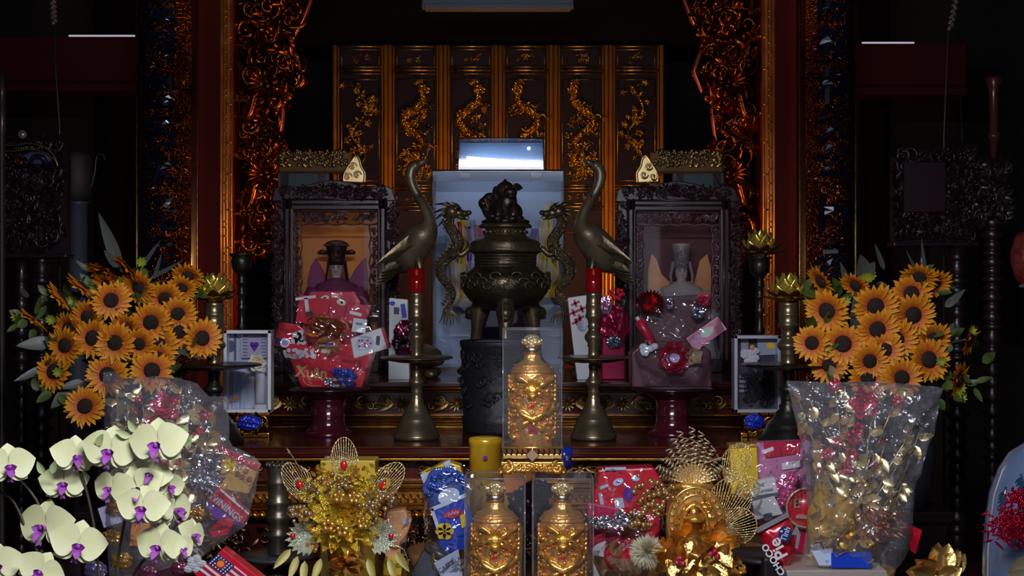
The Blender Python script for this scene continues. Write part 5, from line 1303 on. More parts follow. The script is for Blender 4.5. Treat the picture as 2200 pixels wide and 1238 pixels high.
bag('cellophane bouquet of gold sprays and red rose behind the orchids, holding a tea box', [(222, 800), (244, 799), (262, 815), (340, 808), (418, 820), (446, 852), (490, 852), (494, 955), (562, 990), (548, 1060), (530, 1128), (430, 1200), (300, 1237), (232, 1237), (226, 1000)], [(250, 830), (275, 870), (300, 820), (330, 855), (390, 830), (420, 860), (440, 880), (460, 900), (270, 910), (380, 900), (430, 940), (475, 935), (350, 930), (300, 950), (410, 1010)], 350, (358, 872), [(440, 892, 14), (300, 860, 10), (290, 885, 10), (320, 905, 12), (430, 925, 10), (385, 990, 14), (330, 990, 16), (355, 1000, 14), (410, 935, 10), (470, 960, 10)], 31, low_left, True)
OIL = mat('oil_amber', (.85, .5, .015), .08, trans=.55, coat=.4)
def low_right(t):
    def bot(px, yt, yb, w, m):
        k = d/F; q = MB(); q.lathe([(0, Z(yb, d)), (w*k, Z(yb, d)), (w*1.05*k, Z(yb-60, d)), (w*.8*k, Z(yt+60, d)), (w*.36*k, Z(yt+30, d)), (w*.34*k, Z(yt, d)), (0, Z(yt, d))], (X(px, d), d+.02, 0), 24)
        return q.done('oil_bottle', m, t)
    bot(1768, 1010, 1180, 30, OIL); bot(1812, 1015, 1185, 30, OIL)
    q = MB(); rd = random.Random(4)
    for k in range(120):
        c = P(1885+rd.gauss(0, 24), 1128+rd.gauss(0, 18), d-.04); a = rd.uniform(0, 6.28); q.leaf(c, (cos(a), -.8, sin(a)), .03, .007, (0, -1, 0), .1, 4)
    q.mi = 1
    for k in range(40):
        c = P(1890+rd.gauss(0, 24), 1130+rd.gauss(0, 18), d-.05); a = rd.uniform(0, 6.28); q.leaf(c, (cos(a), -.8, sin(a)), .03, .006, (0, -1, 0), .1, 4)
    q.done('tinsel_flower', [ROSEM, GOLD], t)
    q = MB()
    for k in range(26):
        c = P(rd.uniform(1745, 1850), rd.uniform(1110, 1185), d-.03); a = rd.uniform(0, 6.28); q.leaf(c, (cos(a), -.5, sin(a)), .05, .035, (0, -1, 0), .3, 6)
    q.done('gold_paper_leaves', mat('paper_gold', (.7, .45, .06), .3, .7), t)
    q = MB(); q.pp([(1948, 1125), (1982, 1140), (1968, 1192), (1958, 1185)], d+.02, .03, .003); q.done('red_card', RED, t)
    q = MB(); q.pp([(1786, 1188), (1872, 1188), (1872, 1221), (1786, 1221)], d-.085, .02, .002); q.mi = 1; q.pp([(1744, 1186), (1790, 1180), (1786, 1216), (1760, 1216)], d-.08, .02, .002); q.done('blue_box', [BLUE, PALEB], t)
    q = MB(); q.pp([(1690, 1226), (1905, 1226), (1915, 1260), (1695, 1260)], d-.1, .25, .004); q.done('tray', mat('tray_pearl', (.6, .52, .45), .25, .4), t)
bag('cellophane bouquet of gold sprays, pink rose and amber oil bottles on the right', [(1690, 818), (1790, 822), (1880, 820), (2026, 832), (2005, 930), (1962, 1060), (1960, 1170), (1930, 1222), (1720, 1216), (1738, 1100), (1722, 960)], [(1712, 850), (1740, 860), (1790, 790), (1815, 830), (1880, 850), (1935, 835), (1960, 925), (1975, 930), (1760, 950), (1745, 980), (1900, 960), (1930, 1000), (1870, 980), (1820, 890), (1785, 1040), (1850, 1040), (1940, 1030)], 1830, (1853, 866), [(1795, 827, 14), (1930, 864, 14), (1800, 950, 13), (1725, 940, 9), (1835, 940, 18), (1830, 980, 16), (1780, 975, 14), (1760, 1012, 8), (1822, 1005, 16), (1880, 1000, 8), (1895, 955, 9), (1845, 920, 14)], 61, low_right, False)
# ------------------------------------------------------------------ gilt flower ornaments on the offering table
def fan(parent, name, base, tip, w, d, n, m, gem=None, gem_at=.3, thick=.0015, loop=True):
    """wire fan / peacock eye: ribs from base spreading to a rounded end"""
    A, B = P(*base, d), P(*tip, d); ax = B-A; L = ax.length; ax.normalize(); sd = V((ax.z, 0, -ax.x)); ww = w/F*d
    q = MB()
    for k in range(n):
        s = (k/(n-1)-.5)*2; a = s*1.35
        end = A+ax*(L*(.45+.55*cos(a)))+sd*(ww*sin(a))
        mid = A.lerp(end, .5)+sd*(s*ww*.22)+V((0, -.012, 0))
        q.tube(smooth_path([A, mid, end], 5), thick, 5)
        if loop: q.ball(end, thick*1.8, 6, 4)
    pts = [A+ax*(L*(.45+.55*cos(a)))+sd*(ww*sin(a)) for a in [(-1.35+2.7*i/20) for i in range(21)]]; q.tube(pts, thick, 5)
    o = q.done(name, m, parent)
    if gem:
        c = A+ax*(L*gem_at)+V((0, -.018, 0)); q = MB(); q.ball(c, (.0105, .006, .0145), 14, 10, Euler((0, math.atan2(ax.x, ax.z), 0)).to_matrix()); q.done('jewel', RUBY, o)
        q = MB()
        for k in range(16):
            a = k*2*pi/16; q.ball(c+ax*(.021*cos(a))+sd*(.016*sin(a))+V((0, .006, 0)), .0035, 6, 4)
        q.done('bead_ring', mat('bead_mint', (.7, .75, .55), .2, .6), o)
    return o
def cluster(q, cx, cy, sx, sy, d, n, r, seed):
    rd = random.Random(seed)
    for k in range(n): q.ball(P(rd.gauss(cx, sx), rd.gauss(cy, sy), d+rd.uniform(-.03, .02)), r*rd.uniform(.7, 1.15), 8, 6)
d = 4.15
t = thing('flower_ornament', 'golden flower ornament with three ruby peacock eyes on the offering table', 'ornament', (X(740, d), d+.05, LZ))
q = MB(); q.lathe([(0, LZ), (.07, LZ), (.072, LZ+.02), (.05, LZ+.03), (.045, LZ+.06), (.06, Z(1180, d)), (.03, Z(1160, d)), (0, Z(1160, d))], (X(740, d), d+.06, 0), 28); q.done('base', GOLD, t)
q = MB(); rd = random.Random(4)
c = P(738, 1110, d)
for lay, (n, L, w, el) in enumerate(((15, .125, .05, .05), (15, .105, .045, .3), (12, .08, .04, .6), (10, .055, .032, .95), (7, .035, .022, 1.5))):
    for k in range(n):
        a = 2*pi*(k+.5*lay)/n+rd.uniform(-.1, .1); q.leaf(c+V((0, -.018*lay, 0)), (cos(a), -el, sin(a)), L*rd.uniform(.9, 1.08), w, (0, -1, 0), rd.uniform(-.05, .25), 8, .25, .8)
q.ball(c+V((0, -.1, 0)), .012); q.done('bloom', GOLDY, t)
q = MB()
for k in range(80):
    a, r = rd.uniform(0, 6.28), rd.uniform(.02, .12); p = c+V((r*cos(a), -.05-rd.random()*.03, r*sin(a))); q.leaf(p, (rd.uniform(-1, 1), -.6, rd.uniform(-1, 1)), .022, .013, (0, -1, 0), .2, 4)
for px, py in ((735, 1140), (705, 1010+120), (780, 1125), (728, 1068), (760, 1070)): o2 = MB(); berry_flower(o2, P(px, py, d-.1), .02); o2.done('bead_flower', GOLD, t)
q.done('small_petals', GOLD, t)
fan(t, 'peacock_eye', (742, 1050), (738, 940), 30, d+.02, 15, GOLDP, True, .46)
fan(t, 'peacock_eye', (680, 1085), (612, 998), 30, d+.02, 15, GOLDP, True, .5)
fan(t, 'peacock_eye', (785, 1085), (864, 998), 30, d+.02, 15, GOLDP, True, .5)
for s, cx in ((-1, 655), (1, 820)):
    q = MB(); c = P(cx, 1150, d)
    for k in range(12):
        a = (pi/2-s*pi/2)+(-1.5+k*.27)*1; q.leaf(c-V((s*.02, 0, 0)), (cos(a), -.35, sin(a)), .082-.004*abs(k-6), .026, (0, -1, 0), .12, 7, .15)
    o = q.done('silver_leaf_spray', SILVER, t); q = MB(); q.ball(c+V((s*.03, -.035, .004)), (.008, .005, .008)); q.done('jewel', RUBY, o)
q = MB()
for a in ((640, 1100, 16, 12, 26), (800, 1088, 14, 12, 22), (735, 1040, 16, 12, 22), (830, 1075, 8, 10, 10), (690, 1050, 14, 10, 16), (620, 1095, 6, 8, 8)): q = MB(); cluster(q, *a[:4], d-.03, a[4], .0085, a[0]); q.done('bead_cluster', CHAMP, t)
q = MB(); rd = random.Random(7)
for px, py, n in ((700, 1020, 24), (775, 1030, 26), (665, 1060, 16), (810, 1050, 14), (740, 1020, 16)):
    for k in range(n): a = rd.uniform(0, 6.28); q.leaf(P(rd.gauss(px, 16), rd.gauss(py, 14), d+rd.uniform(-.03, .02)), (cos(a), -.6, sin(a)), .03, .012, (0, -1, 0), .2, 4)
q.done('tinsel', GOLDY, t)
q = MB()
for px, py, a in ((640, 1195, -1.9), (655, 1205, -1.6), (625, 1180, -2.3), (690, 1200, -1.9), (850, 1185, -.9), (835, 1200, -1.2), (790, 1200, -1.2)): q = MB(); q.leaf(P(px, py, d-.02), (cos(a), -.3, sin(a)), .075, .024, (0, -1, 0), .15, 7); q.done('gold_leaf', mat('gold_olive', (.33, .27, .07), .5, .35), t)
q = MB()
q.tube(smooth_path([P(668, 1060, d), P(640, 1000, d), P(615, 962, d)], 4), .0022, 5); q.ball(P(621, 972, d), (.005, .005, .006)); q.done('bead_twig', CHAMP, t); q = MB(); q.tube(smooth_path([P(840, 1170, d), P(868, 1182, d), P(878, 1215, d)], 4), .0018, 5)
q.done('curled_twig', CHAMP, t)
q = MB(); bow(q, 745, 1215, 46, d-.06, 12, 14); q.done('ribbon', GOLD, t)

d = 4.12
t = thing('vase_ornament', 'golden oval medallion vase ornament with coiled spray and wire fans on the right', 'ornament', (X(1492, d), d+.05, LZ))
q = MB(); cx = X(1490, d); k = d/F
q.lathe([(0, LZ), (.07, LZ), (.075, LZ+.03), (.05, LZ+.06), (.06, Z(1210, d)), (.075, Z(1150, d)), (.07, Z(1090, d)), (.05, Z(1072, d)), (.055, Z(1068, d)), (.05, Z(1062, d)), (.062, Z(1054, d)), (.065, Z(1048, d)), (.06, Z(1040, d)), (0, Z(1040, d))], (cx, d+.06, 0), 32); q.done('vase', GOLD, t)
q = MB()
q.disc((X(1492, d), Z(1118, d)), 60*k, 74*k, d-.012, .02, 36)
for rx, rz, r in ((60, 74, .005), (45, 58, .0035)): q.tube([V((X(1492, d)+rx*k*cos(a), d-.034, Z(1118, d)+rz*k*sin(a))) for a in [i*2*pi/40 for i in range(41)]], r, 7)
q.done('medallion', GOLDS, t)
q = MB()
for i in range(26): a = i*2*pi/26; q.ball(V((X(1492, d)+52*k*cos(a), d-.036, Z(1118, d)+66*k*sin(a))), .0055, 7, 5)
q.carve(X(1450, d), X(1534, d), Z(1165, d), Z(1072, d), d-.036, 34, 5, .012, .024)
q.tube(smooth_path([P(1462, 1150, d-.05), P(1470, 1105, d-.055), P(1492, 1085, d-.055), P(1516, 1105, d-.055), P(1522, 1150, d-.05)]), .007, 7)
q.lathe([(0, 0), (.026, 0), (.03, .012), (.012, .022), (0, .022)], P(1492, 1122, d-.055), 20); q.ball(P(1492, 1105, d-.06), (.014, .01, .02))
q.done('medallion_relief', GOLD, t)
def coil_spray():
    q = MB(); b = P(1487, 1045, d+.03)
    for i, (px, py) in enumerate(((1487, 918), (1460, 926), (1507, 928), (1448, 942), (1520, 945), (1437, 965), (1534, 962), (1428, 985), (1545, 982), (1412, 1003), (1555, 1000), (1472, 940), (1497, 950), (1420, 1020), (1548, 1020))):
        e = P(px, py, d+.03+.02*((i % 3)-1)); v = e-b; n = 60; sd = V((v.z, 0, -v.x)).normalized()
        q.tube([b+v*(j/n)+(sd*cos(j*1.1)+V((0, 1, 0))*sin(j*1.1))*(.0085*min(1, j/20)) for j in range(n+1)], .0028, 5)
    q.done('coil_spray', mat('gold_champ', (.78, .6, .38), .22, .7), t)
    q = MB()
    for i in range(16):
        a = .2+i*.18; q.leaf(P(1487, 1038, d+.02), (cos(a), -.25, sin(a)), .075, .01, (0, -1, 0), .1, 7)
    q.tube([P(1500, 1000, d), P(1555, 982, d)], .002, 5); q.done('needle_leaves', GOLDP, t)
coil_spray()
fan(t, 'wire_fan', (1545, 1125), (1590, 1030), 46, d+.03, 17, GOLDP, None)
fan(t, 'wire_fan', (1560, 1040), (1600, 955), 32, d+.06, 14, GOLDP, None)
fan(t, 'wire_fan', (1545, 1140), (1625, 1120), 40, d+.02, 17, GOLDP, None)
fan(t, 'wire_fan', (1580, 1060), (1630, 1040), 26, d+.05, 12, GOLDP, None)
for a in ((1400, 1060, 22, 12, d-.02, 40, .0085, 5), (1395, 1095, 18, 10, d-.03, 30, .0085, 6), (1378, 1125, 14, 8, d-.02, 18, .0085, 7), (1430, 1050, 12, 8, d, 12, .008, 8)):
    q = MB(); cluster(q, *a); q.done('berry_cluster', mat('berry_gold', (.64, .38, .14), .2, .75), t)
q = MB(); c = P(1390, 1185, d-.02); rd = random.Random(2)
for k2 in range(620):
    th, ph = rd.uniform(0, 6.28), math.asin(rd.uniform(-1, 1)); e = V((cos(th)*cos(ph), -abs(sin(ph)), sin(th)*cos(ph))); q.leaf(c, e, .054*rd.uniform(.9, 1.05), .0045, (.3, -1, .3), .03, 4)
q.done('silver_pompom', mat('silver_gold', (.85, .8, .6), .3, .3), t)
q = MB(); c = P(1490, 1190, d-.06)
for px, py, n, L, a0 in ((1478, 1180, 6, .075, .3), (1540, 1165, 5, .085, .2), (1535, 1205, 6, .075, 1), (1440, 1205, 6, .06, .5), (1500, 1225, 6, .07, 0), (1475, 1150, 4, .06, 0)):
    for k2 in range(n): a = a0+k2*2*pi/n; q.leaf(P(px, py, d-.07), (cos(a), -.35, sin(a)), L, L*.55, (0, -1, 0), .2, 8, .18, .85)
q.done('gold_leaves', mat('leaf_gold', (.85, .55, .17), .26, 1, bump=.3, bscale=120), t)
q = MB()
for px, py in ((1462, 1200), (1455, 1210), (1468, 1212), (1536, 1185), (1528, 1190), (1542, 1195)): q.ball(P(px, py, d-.1), .008)
q.done('red_berries', mat('berry_wine', (.35, .008, .04), .2, coat=.6), t)
q = MB(); rd = random.Random(5)
for k2 in range(60): a = rd.uniform(0, 6.28); q.leaf(P(1430, 1180, d-.06), (cos(a), -.5, sin(a)), .05, .005, (0, -1, 0), .1, 4)
for k2 in range(70): px, py = rd.uniform(1440, 1600), rd.uniform(1200, 1260); a = rd.uniform(0, 6.28); q.leaf(P(px, py, d-.03), (cos(a), -.6, sin(a)), .03, .022, (0, -1, 0), .3, 5)
q.done('gold_tinsel', GOLD, t)

# ------------------------------------------------------------------ front bronze candlesticks on the offering table
def front_stick(px, lb):
    d = 4.5; k = d/F; c = (X(px, d), d, 0); t = thing('candlestick', lb, 'candlestick', (c[0], d, LZ), 'front candlesticks')
    r = lambda rows: [(w*k, Z(y, d)) for w, y in rows]
    q = MB(); q.lathe(r([(0, 1192), (22, 1192), (24, 1185), (20, 1160), (27, 1152), (28, 1146), (22, 1140), (22, 1124), (28, 1116), (29, 1108), (23, 1102), (22, 1088), (27, 1082), (27, 1076), (22, 1070), (22, 1044), (25, 1040), (25, 1034), (22, 1028), (24, 1010), (26, 1000), (26, 996), (0, 996)]), c, 36)
    for i in range(14):
        a = i*2*pi/14; q.ball((c[0]+25*k*cos(a), d+25*k*sin(a), Z(998, d)), (.007, .007, .008), 6, 5)
    q.done('stem', mat('brass_dull', (.17, .145, .105), .36, .85, bump=.05), t)
    q = MB(); q.lathe(r([(0, 1206), (40, 1206), (78, 1200), (84, 1194), (84, 1190), (40, 1192), (0, 1192)]), c, 40); q.done('drip_plate', STEEL, t)
    q = MB(); zt = Z(1206, d); q.lathe([(0, LZ), (.09, LZ), (.08, LZ+.02), (.03, zt-.01), (.03, zt), (0, zt)], c, 32); q.done('base', BRONZED, t)
front_stick(598, 'bronze candlestick with ringed stem and wide dark plate, behind the golden flower ornament')
d = 4.4; t = thing('offering_dish', 'wide dark metal dish on a low foot below the red biscuit bag', 'dish', (X(1640, d), d, LZ))
q = MB(); k = d/F; q.lathe([(0, Z(1208, d)), (40*k, Z(1208, d)), (80*k, Z(1200, d)), (88*k, Z(1192, d)), (86*k, Z(1190, d)), (40*k, Z(1196, d)), (0, Z(1196, d))], (X(1640, d), d, 0), 40); q.done('plate', STEEL, t)
q = MB(); q.lathe([(0, LZ), (.07, LZ), (.05, LZ+.01), (.03, Z(1212, d)), (.04, Z(1208, d)), (0, Z(1208, d))], (X(1640, d), d, 0), 32); q.done('foot', BRONZED, t)

# ------------------------------------------------------------------ gift hampers behind the bottles
def hamper(label, px, d, r, group='hampers behind the bottles'):
    t = thing('gift_hamper', label, 'gift hamper', (X(px, d), d+.1, LZ), group)
    q = MB(); q.lathe([(0, LZ), (r*.8, LZ), (r, LZ+.1), (r*.95, LZ+.1), (0, LZ+.06)], (X(px, d), d+.1, 0), 36); q.done('basket', mat('basket_wicker', (.25, .12, .04), .6, bump=.5, bscale=90), t); return t
def low(d): return 619+(CZ-LZ)*F/d-1
d = 4.5
t = thing('carton', 'yellow and orange carton standing behind the golden flower ornament', 'carton', (X(745, d), d, LZ))
q = MB(); q.pp([(688, low(d)), (806, low(d)), (806, 990), (688, 990)], d, .12, .003); q.mi = 1; q.pp([(692, 1010), (718, 1010), (714, 1080), (692, 1080)], d-.003, .004); card(q, 760, 1020, 26, 34, 0, d-.003, .004); q.mi = 2; q.pp([(688, 1080), (806, 1080), (806, 1130), (688, 1130)], d-.003, .004)
q.done('box', [mat('carton_gold', (.75, .5, .05), .35, coat=.4), ORNG, PINK], t)
t = thing('fruit_packet', 'small peach-coloured packet in clear wrap right of the golden flower ornament', 'packet', (X(845, 4.32), 4.32, LZ))
q = MB(); q.pp([(832, 1100), (868, 1095), (884, 1120), (870, 1165), (850, 1180), (820, 1165)], 4.32, .05, .006); q.mi = 1; card(q, 872, 1120, 16, 10, 20, 4.316, .004); q.mi = 2; q.pp([(825, 1200), (866, 1195), (862, 1238), (822, 1238)], 4.32, .05, .006); q.mi = 0; q.pp([(828, 1180), (860, 1170), (862, 1272), (826, 1272)], 4.335, .02)
q.done('packet', [mat('peach', (.8, .38, .16), .4), PALEB, YEL], t)
q = MB(); film(q, [(826, 1090), (850, 1065), (880, 1110), (872, 1180), (866, 1220), (830, 1225), (815, 1170)], 4.3, .02, 3, 40, 8); q.done('clear_wrap', CELLO, t)

t = hamper('blue and yellow hamper with flower-shaped biscuit tray, left of the gold bottles', 985, 4.42, .17); d = 4.42
q = MB(); q.pp([(905, 1022), (958, 992), (990, 1002), (1000, 1060), (930, 1080)], d+.06, .08, .003); q.mi = 1; q.pp([(903, 1020), (914, 1013), (922, 1036), (911, 1042)], d+.055, .005); q.pp([(952, 995), (966, 988), (970, 1000), (958, 1006)], d+.055, .005); q.done('yellow_carton', [YEL, PALEB], t)
q = MB(); q.lathe([(0, Z(1120, d)), (36*d/F, Z(1120, d)), (36*d/F, Z(965, d)), (38*d/F, Z(962, d)), (38*d/F, Z(952, d)), (34*d/F, Z(948, d)), (0, Z(948, d))], (X(1042, d), d+.12, 0), 32); q.mi = 1; q.lathe([(35*d/F, Z(948, d)), (20*d/F, Z(947.4, d)), (0, Z(947, d))], (X(1042, d), d+.12, 0), 32); q.mi = 2; oval(q, 1042, 984, 5, 4, d+.055, .004)
q.done('yellow_tin', [mat('tin_yellow', (.75, .42, .02), .3, .2, coat=.5), YEL, PURP], t)
q = MB(); lob = []
for i in range(60): a = i*2*pi/60; r = 46+5*abs(sin(3.5*a)); lob.append((958+r*cos(a), 1052-r*sin(a)))
q.pp(lob, d+.0, .03, .004); q.done('blister_tray', mat('tray_clear_blue', (.02, .07, .35), .12, coat=.8), t)
q = MB()
for px, py in ((925, 1045), (932, 1030), (948, 1022), (965, 1018), (982, 1022), (994, 1032), (922, 1062), (1000, 1046), (938, 1050), (956, 1036), (975, 1034)): crumple(q, px, py, 8, 8, d-.005, int(px), .2)
q.done('blue_sweets', mat('foil_blue', (.04, .1, .55), .2, .8), t)
q = MB(); q.pp([(926, 1096), (996, 1066), (1018, 1120), (1000, 1180), (948, 1190)], d-.02, .03, .003); q.mi = 1; q.pp([(924, 1092), (1000, 1060), (1004, 1067), (928, 1099)], d-.024, .006); q.pp([(924, 1094), (931, 1092), (948, 1145), (942, 1150)], d-.024, .006); oval(q, 964, 1066, 24, 16, d-.018, .005, 22, 30)
q.mi = 2; oval(q, 974, 1104, 21, 9, d-.026, .004, 12); q.mi = 1; txt(q, 'Jefaly', 974, 1103, 9, d-.0275, 12)
q.mi = 3
for a in range(6): oval(q, 955+11*cos(a*1.05), 1142+11*sin(a*1.05), 9, 8, d-.026, .004)
q.pp([(988, 1108), (1000, 1102), (1002, 1130), (992, 1136)], d-.026, .004)
q.done('biscuit_pack', [BLUE, mat('print_skywhite', (.6, .68, .85), .4), CRIM, YEL], t)['label'] = 'blue biscuit pack with red oval badge'
o = P(945, 1195, d-.05); T = Matrix.Translation(o) @ Euler((0, radians(28), 0)).to_matrix().to_4x4()
q = MB(); q.lathe([(0, -.095), (.05, -.095), (.055, -.085), (.055, -.01), (.05, 0), (0, 0)], n=32, T=T); j = q.done('glass_jar', mat('jar_dark', (.06, .07, .085), .1, coat=.8), t)
q = MB(); q.lathe([(0, 0), (.055, 0), (.057, .004), (.057, .018), (.053, .022), (0, .022)], n=32, T=T); q.done('lid', STEEL, j)
q = MB(); q.pp([(932, 1210), (985, 1180), (994, 1240), (955, 1255)], d-.115, .004, .001); q.mi = 1; txt(q, 'CASABLA', 966, 1213, 10, d-.1165, 32); txt(q, '15', 950, 1232, 8, d-.1165, 32); q.done('paper_label', [PALEB, mat('print_ink', (.1, .09, .16), .5)], j)
q = MB(); q.pp([(1000, 1040), (1130, 1035), (1120, 1240), (985, 1240)], d+.12, .1, .006); q.mi = 1; q.pp([(1010, 1120), (1050, 1080), (1075, 1085), (1030, 1200)], d+.116, .004); q.mi = 2; q.pp([(1080, 1012), (1150, 1010), (1150, 1060), (1085, 1060)], d+.1, .03, .004)
q.done('wrapped_box', [mat('box_ochre', (.5, .3, .05), .4), YEL, ORNG], t)
q = MB(); rd = random.Random(5)
for k in range(7): crumple(q, 1140+rd.uniform(-20, 20), 1080+rd.uniform(-30, 40), 26, 30, d+.07, k, .3)
q.done('dark_wrap', mat('foil_plum', (.05, .02, .05), .2, .5), t)
q = MB(); q.tube([P(1213, 960, d+.15), P(1210, 1003, d+.15)], 18*d/F, 16); q.mi = 1; card(q, 1218, 985, 5, 10, 5, d+.12, .004); q.tube([P(1210, 1003, d+.15), P(1206, 1236, d+.15)], 10*d/F, 12); q.done('blue_bottle_cap', [BLUE, GOLD], t)
q = MB(); film(q, [(905, 1040), (915, 1015), (950, 1002), (1000, 1000), (1040, 1040), (1030, 1150), (1000, 1230), (930, 1232), (910, 1120)], d-.12, .03, 3, 50, 10); q.done('clear_wrap', CELLO, t)

t = hamper('red hamper with white seals and round cookie tin, right of the gold bottles', 1360, 4.42, .17)
q = MB(); q.pp([(1285, 1010), (1405, 1005), (1425, 1040), (1410, 1240), (1290, 1240), (1275, 1060)], d+.06, .1, .006); q.mi = 1
oval(q, 1328, 1036, 12, 7, d+.055, .005, 25); oval(q, 1365, 1028, 9, 6, d+.055, .005, -10); q.pp([(1288, 1046), (1306, 1040), (1308, 1046), (1290, 1052)], d+.055, .005); q.pp([(1286, 1060), (1292, 1060), (1298, 1084), (1290, 1086)], d+.055, .005); q.pp([(1320, 1072), (1338, 1070), (1342, 1092), (1322, 1092)], d+.055, .005); q.pp([(1300, 1005), (1345, 1004), (1345, 1010), (1300, 1012)], d+.055, .005)
q.mi = 2; oval(q, 1328, 1035, 4, 3, d+.053, .004); oval(q, 1350, 1062, 11, 16, d+.053, .004)
q.done('red_box', [RED, PALEB, PURP], t)
q = MB(); q.pp([(1262, 1080), (1340, 1095), (1330, 1240), (1270, 1240)], d+.04, .05, .004); q.done('crimson_card', mat('print_rose', (.55, .02, .1), .35, coat=.4), t)
q = MB(); q.lathe([(0, 0), (36*d/F, 0), (36*d/F, .04), (33*d/F, .045), (0, .045)], n=36, T=Matrix.Translation(P(1332, 1190, d)) @ Matrix.Rotation(pi/2, 4, 'X')); q.mi = 1; oval(q, 1322, 1180, 14, 18, d-.05, .004, 30); q.mi = 2; txt(q, 'Da', 1345, 1170, 16, d-.047, 10)
q.done('cookie_tin', [RED, BROWN, mat('print_wine_ink', (.08, .01, .03), .4)], t)
q = MB(); rd = random.Random(6)
for k in range(14): crumple(q, 1300+rd.uniform(-20, 90), 1120+rd.uniform(-22, 14), 14, 10, d-.01, k, .35)
q.done('silver_foil', mat('foil_silver', (.7, .72, .85), .15, 1), t)
q = MB(); q.pp([(1272, 1180), (1300, 1150), (1312, 1240), (1275, 1240)], d-.005, .03, .003); q.mi = 1; q.pp([(1270, 1155), (1300, 1145), (1302, 1160), (1272, 1172)], d-.01, .005); q.done('white_carton', [WHITE, CRIM], t)
q = MB(); film(q, [(1272, 1060), (1285, 1006), (1400, 1003), (1440, 1050), (1430, 1150), (1390, 1240), (1275, 1240)], d-.06, .03, 7, 50, 10, .012); q.done('clear_wrap', CELLO, t)

t = hamper('pink and white hamper with round red tin, left of the right bouquet', 1690, 4.62, .14); d = 4.45
q = MB(); q.pp([(1568, 958), (1626, 955), (1630, 1060), (1572, 1062)], d+.05, .06, .003); q.mi = 1; q.pp([(1566, 956), (1627, 953), (1627, 960), (1566, 963)], d+.045, .07); q.done('yellow_box', [YEL, GOLD], t)
q = MB(); q.pp([(1620, 952), (1740, 948), (1745, 1120), (1630, 1130)], d+.09, .06, .004); q.mi = 1; q.pp([(1640, 950), (1720, 948), (1718, 975), (1645, 985)], d+.085, .006); q.mi = 2
for px, py, w, h, r in ((1700, 1000, 40, 14, 10), (1706, 1026, 24, 14, -8), (1650, 968, 26, 8, 20)): card(q, px, py, w, h, r, d+.083, .006)
q.done('gift_box', [mat('print_pinkish', (.6, .22, .42), .35, coat=.4), CRIM, WHITE], t)['label'] = 'pink gift box with white print'
q = MB(); q.pp([(1628, 1034), (1664, 1026), (1672, 1058), (1612, 1070)], d+.02, .04, .002); q.pp([(1616, 1078), (1664, 1066), (1682, 1105), (1622, 1118)], d+.01, .05, .002); q.mi = 1; q.pp([(1612, 1068), (1672, 1058), (1672, 1068), (1614, 1078)], d+.015, .04); q.pp([(1640, 1106), (1658, 1102), (1660, 1116), (1644, 1120)], d+.006, .006); txt(q, 'Caramel', 1645, 1053, 7, d+.018, 10)
q.done('white_cartons', [WHITE, mat('print_slate', (.12, .14, .2), .4)], t)
q = MB(); q.lathe([(0, 0), (44*d/F, 0), (44*d/F, .04), (0, .04)], n=40, T=Matrix.Translation(P(1732, 1092, d+.06)) @ Matrix.Rotation(pi/2, 4, 'X')); q.mi = 1; q.tube([P(1732+42*cos(a), 1092+42*sin(a), d+.018) for a in [i*2*pi/40 for i in range(41)]], .004, 6); card(q, 1735, 1112, 50, 7, -3, d+.015, .004); txt(q, 'E', 1711, 1082, 20, d+.015, 8, .001)
q.done('round_tin', [RED, mat('tin_rim', (.8, .6, .4), .3, .5)], t)
q = MB(); rd = random.Random(9)
for k in range(7): crumple(q, 1682+rd.uniform(-10, 22), 1055+rd.uniform(-30, 28), 16, 16, d+.035, k, .25)
q.done('pink_sweets', mat('foil_rose', (.6, .08, .25), .25, .4), t)
q = MB(); q.pp([(1695, 1120), (1735, 1120), (1735, 1240), (1700, 1240)], d+.04, .06, .003); q.done('red_carton', CRIM, t)
q = MB(); film(q, [(1600, 985), (1640, 945), (1740, 945), (1750, 1060), (1735, 1150), (1650, 1130), (1605, 1090)], d-.01, .03, 17, 50, 10, .012); q.done('clear_wrap', CELLO, t)

# choco biscuit bag lying against the right bouquet
d = 4.2
t = thing('biscuit_bag', 'red foil biscuit bag with blue round logo lettered CHOCO PIE, tilted on the dark plate', 'biscuit bag', (X(1680, d), d, LZ))
q = MB(); out = [(1626, 1134), (1690, 1104), (1704, 1130), (1708, 1180), (1690, 1232), (1672, 1220), (1640, 1170)]
film(q, out, d-.005, .028, 4, 48, 8, .003, .002); film(q, out, d+.012, -.02, 5, 48, 6, .002, .001); q.done('foil_bag', mat('bag_red', (.5, .008, .025), .22, .2, coat=.7), t)
q = MB(); txt(q, 'Pie', 1671, 1179, 28, d-.052, 118, .001); txt(q, 'CHOCO', 1661, 1203, 15, d-.05, 122, .0008); q.done('lettering', WHITE, t)
q = MB(); oval(q, 1687, 1148, 14, 17, d-.05, .006); q.mi = 1; txt(q, 'Tình', 1687, 1148, 13, d-.052, 70, .0005); oval(q, 1679, 1142, 3, 2.5, d-.052, .003); q.done('round_logo', [NAVY, PALEB], t)
q = MB(); q.pp([(1622, 1138), (1690, 1102), (1696, 1110), (1628, 1146)], d-.03, .004); q.pp([(1700, 1150), (1712, 1128), (1720, 1150), (1714, 1180), (1708, 1178), (1712, 1150)], d-.03, .003); q.done('clear_seal', mat('seal_silver', (.6, .62, .68), .2, .7), t)
q = MB(); q.pp([(1640, 1200), (1700, 1190), (1700, 1285), (1640, 1285)], d+.03, .05, .01); q.done('backing_box', BLACKW, t)
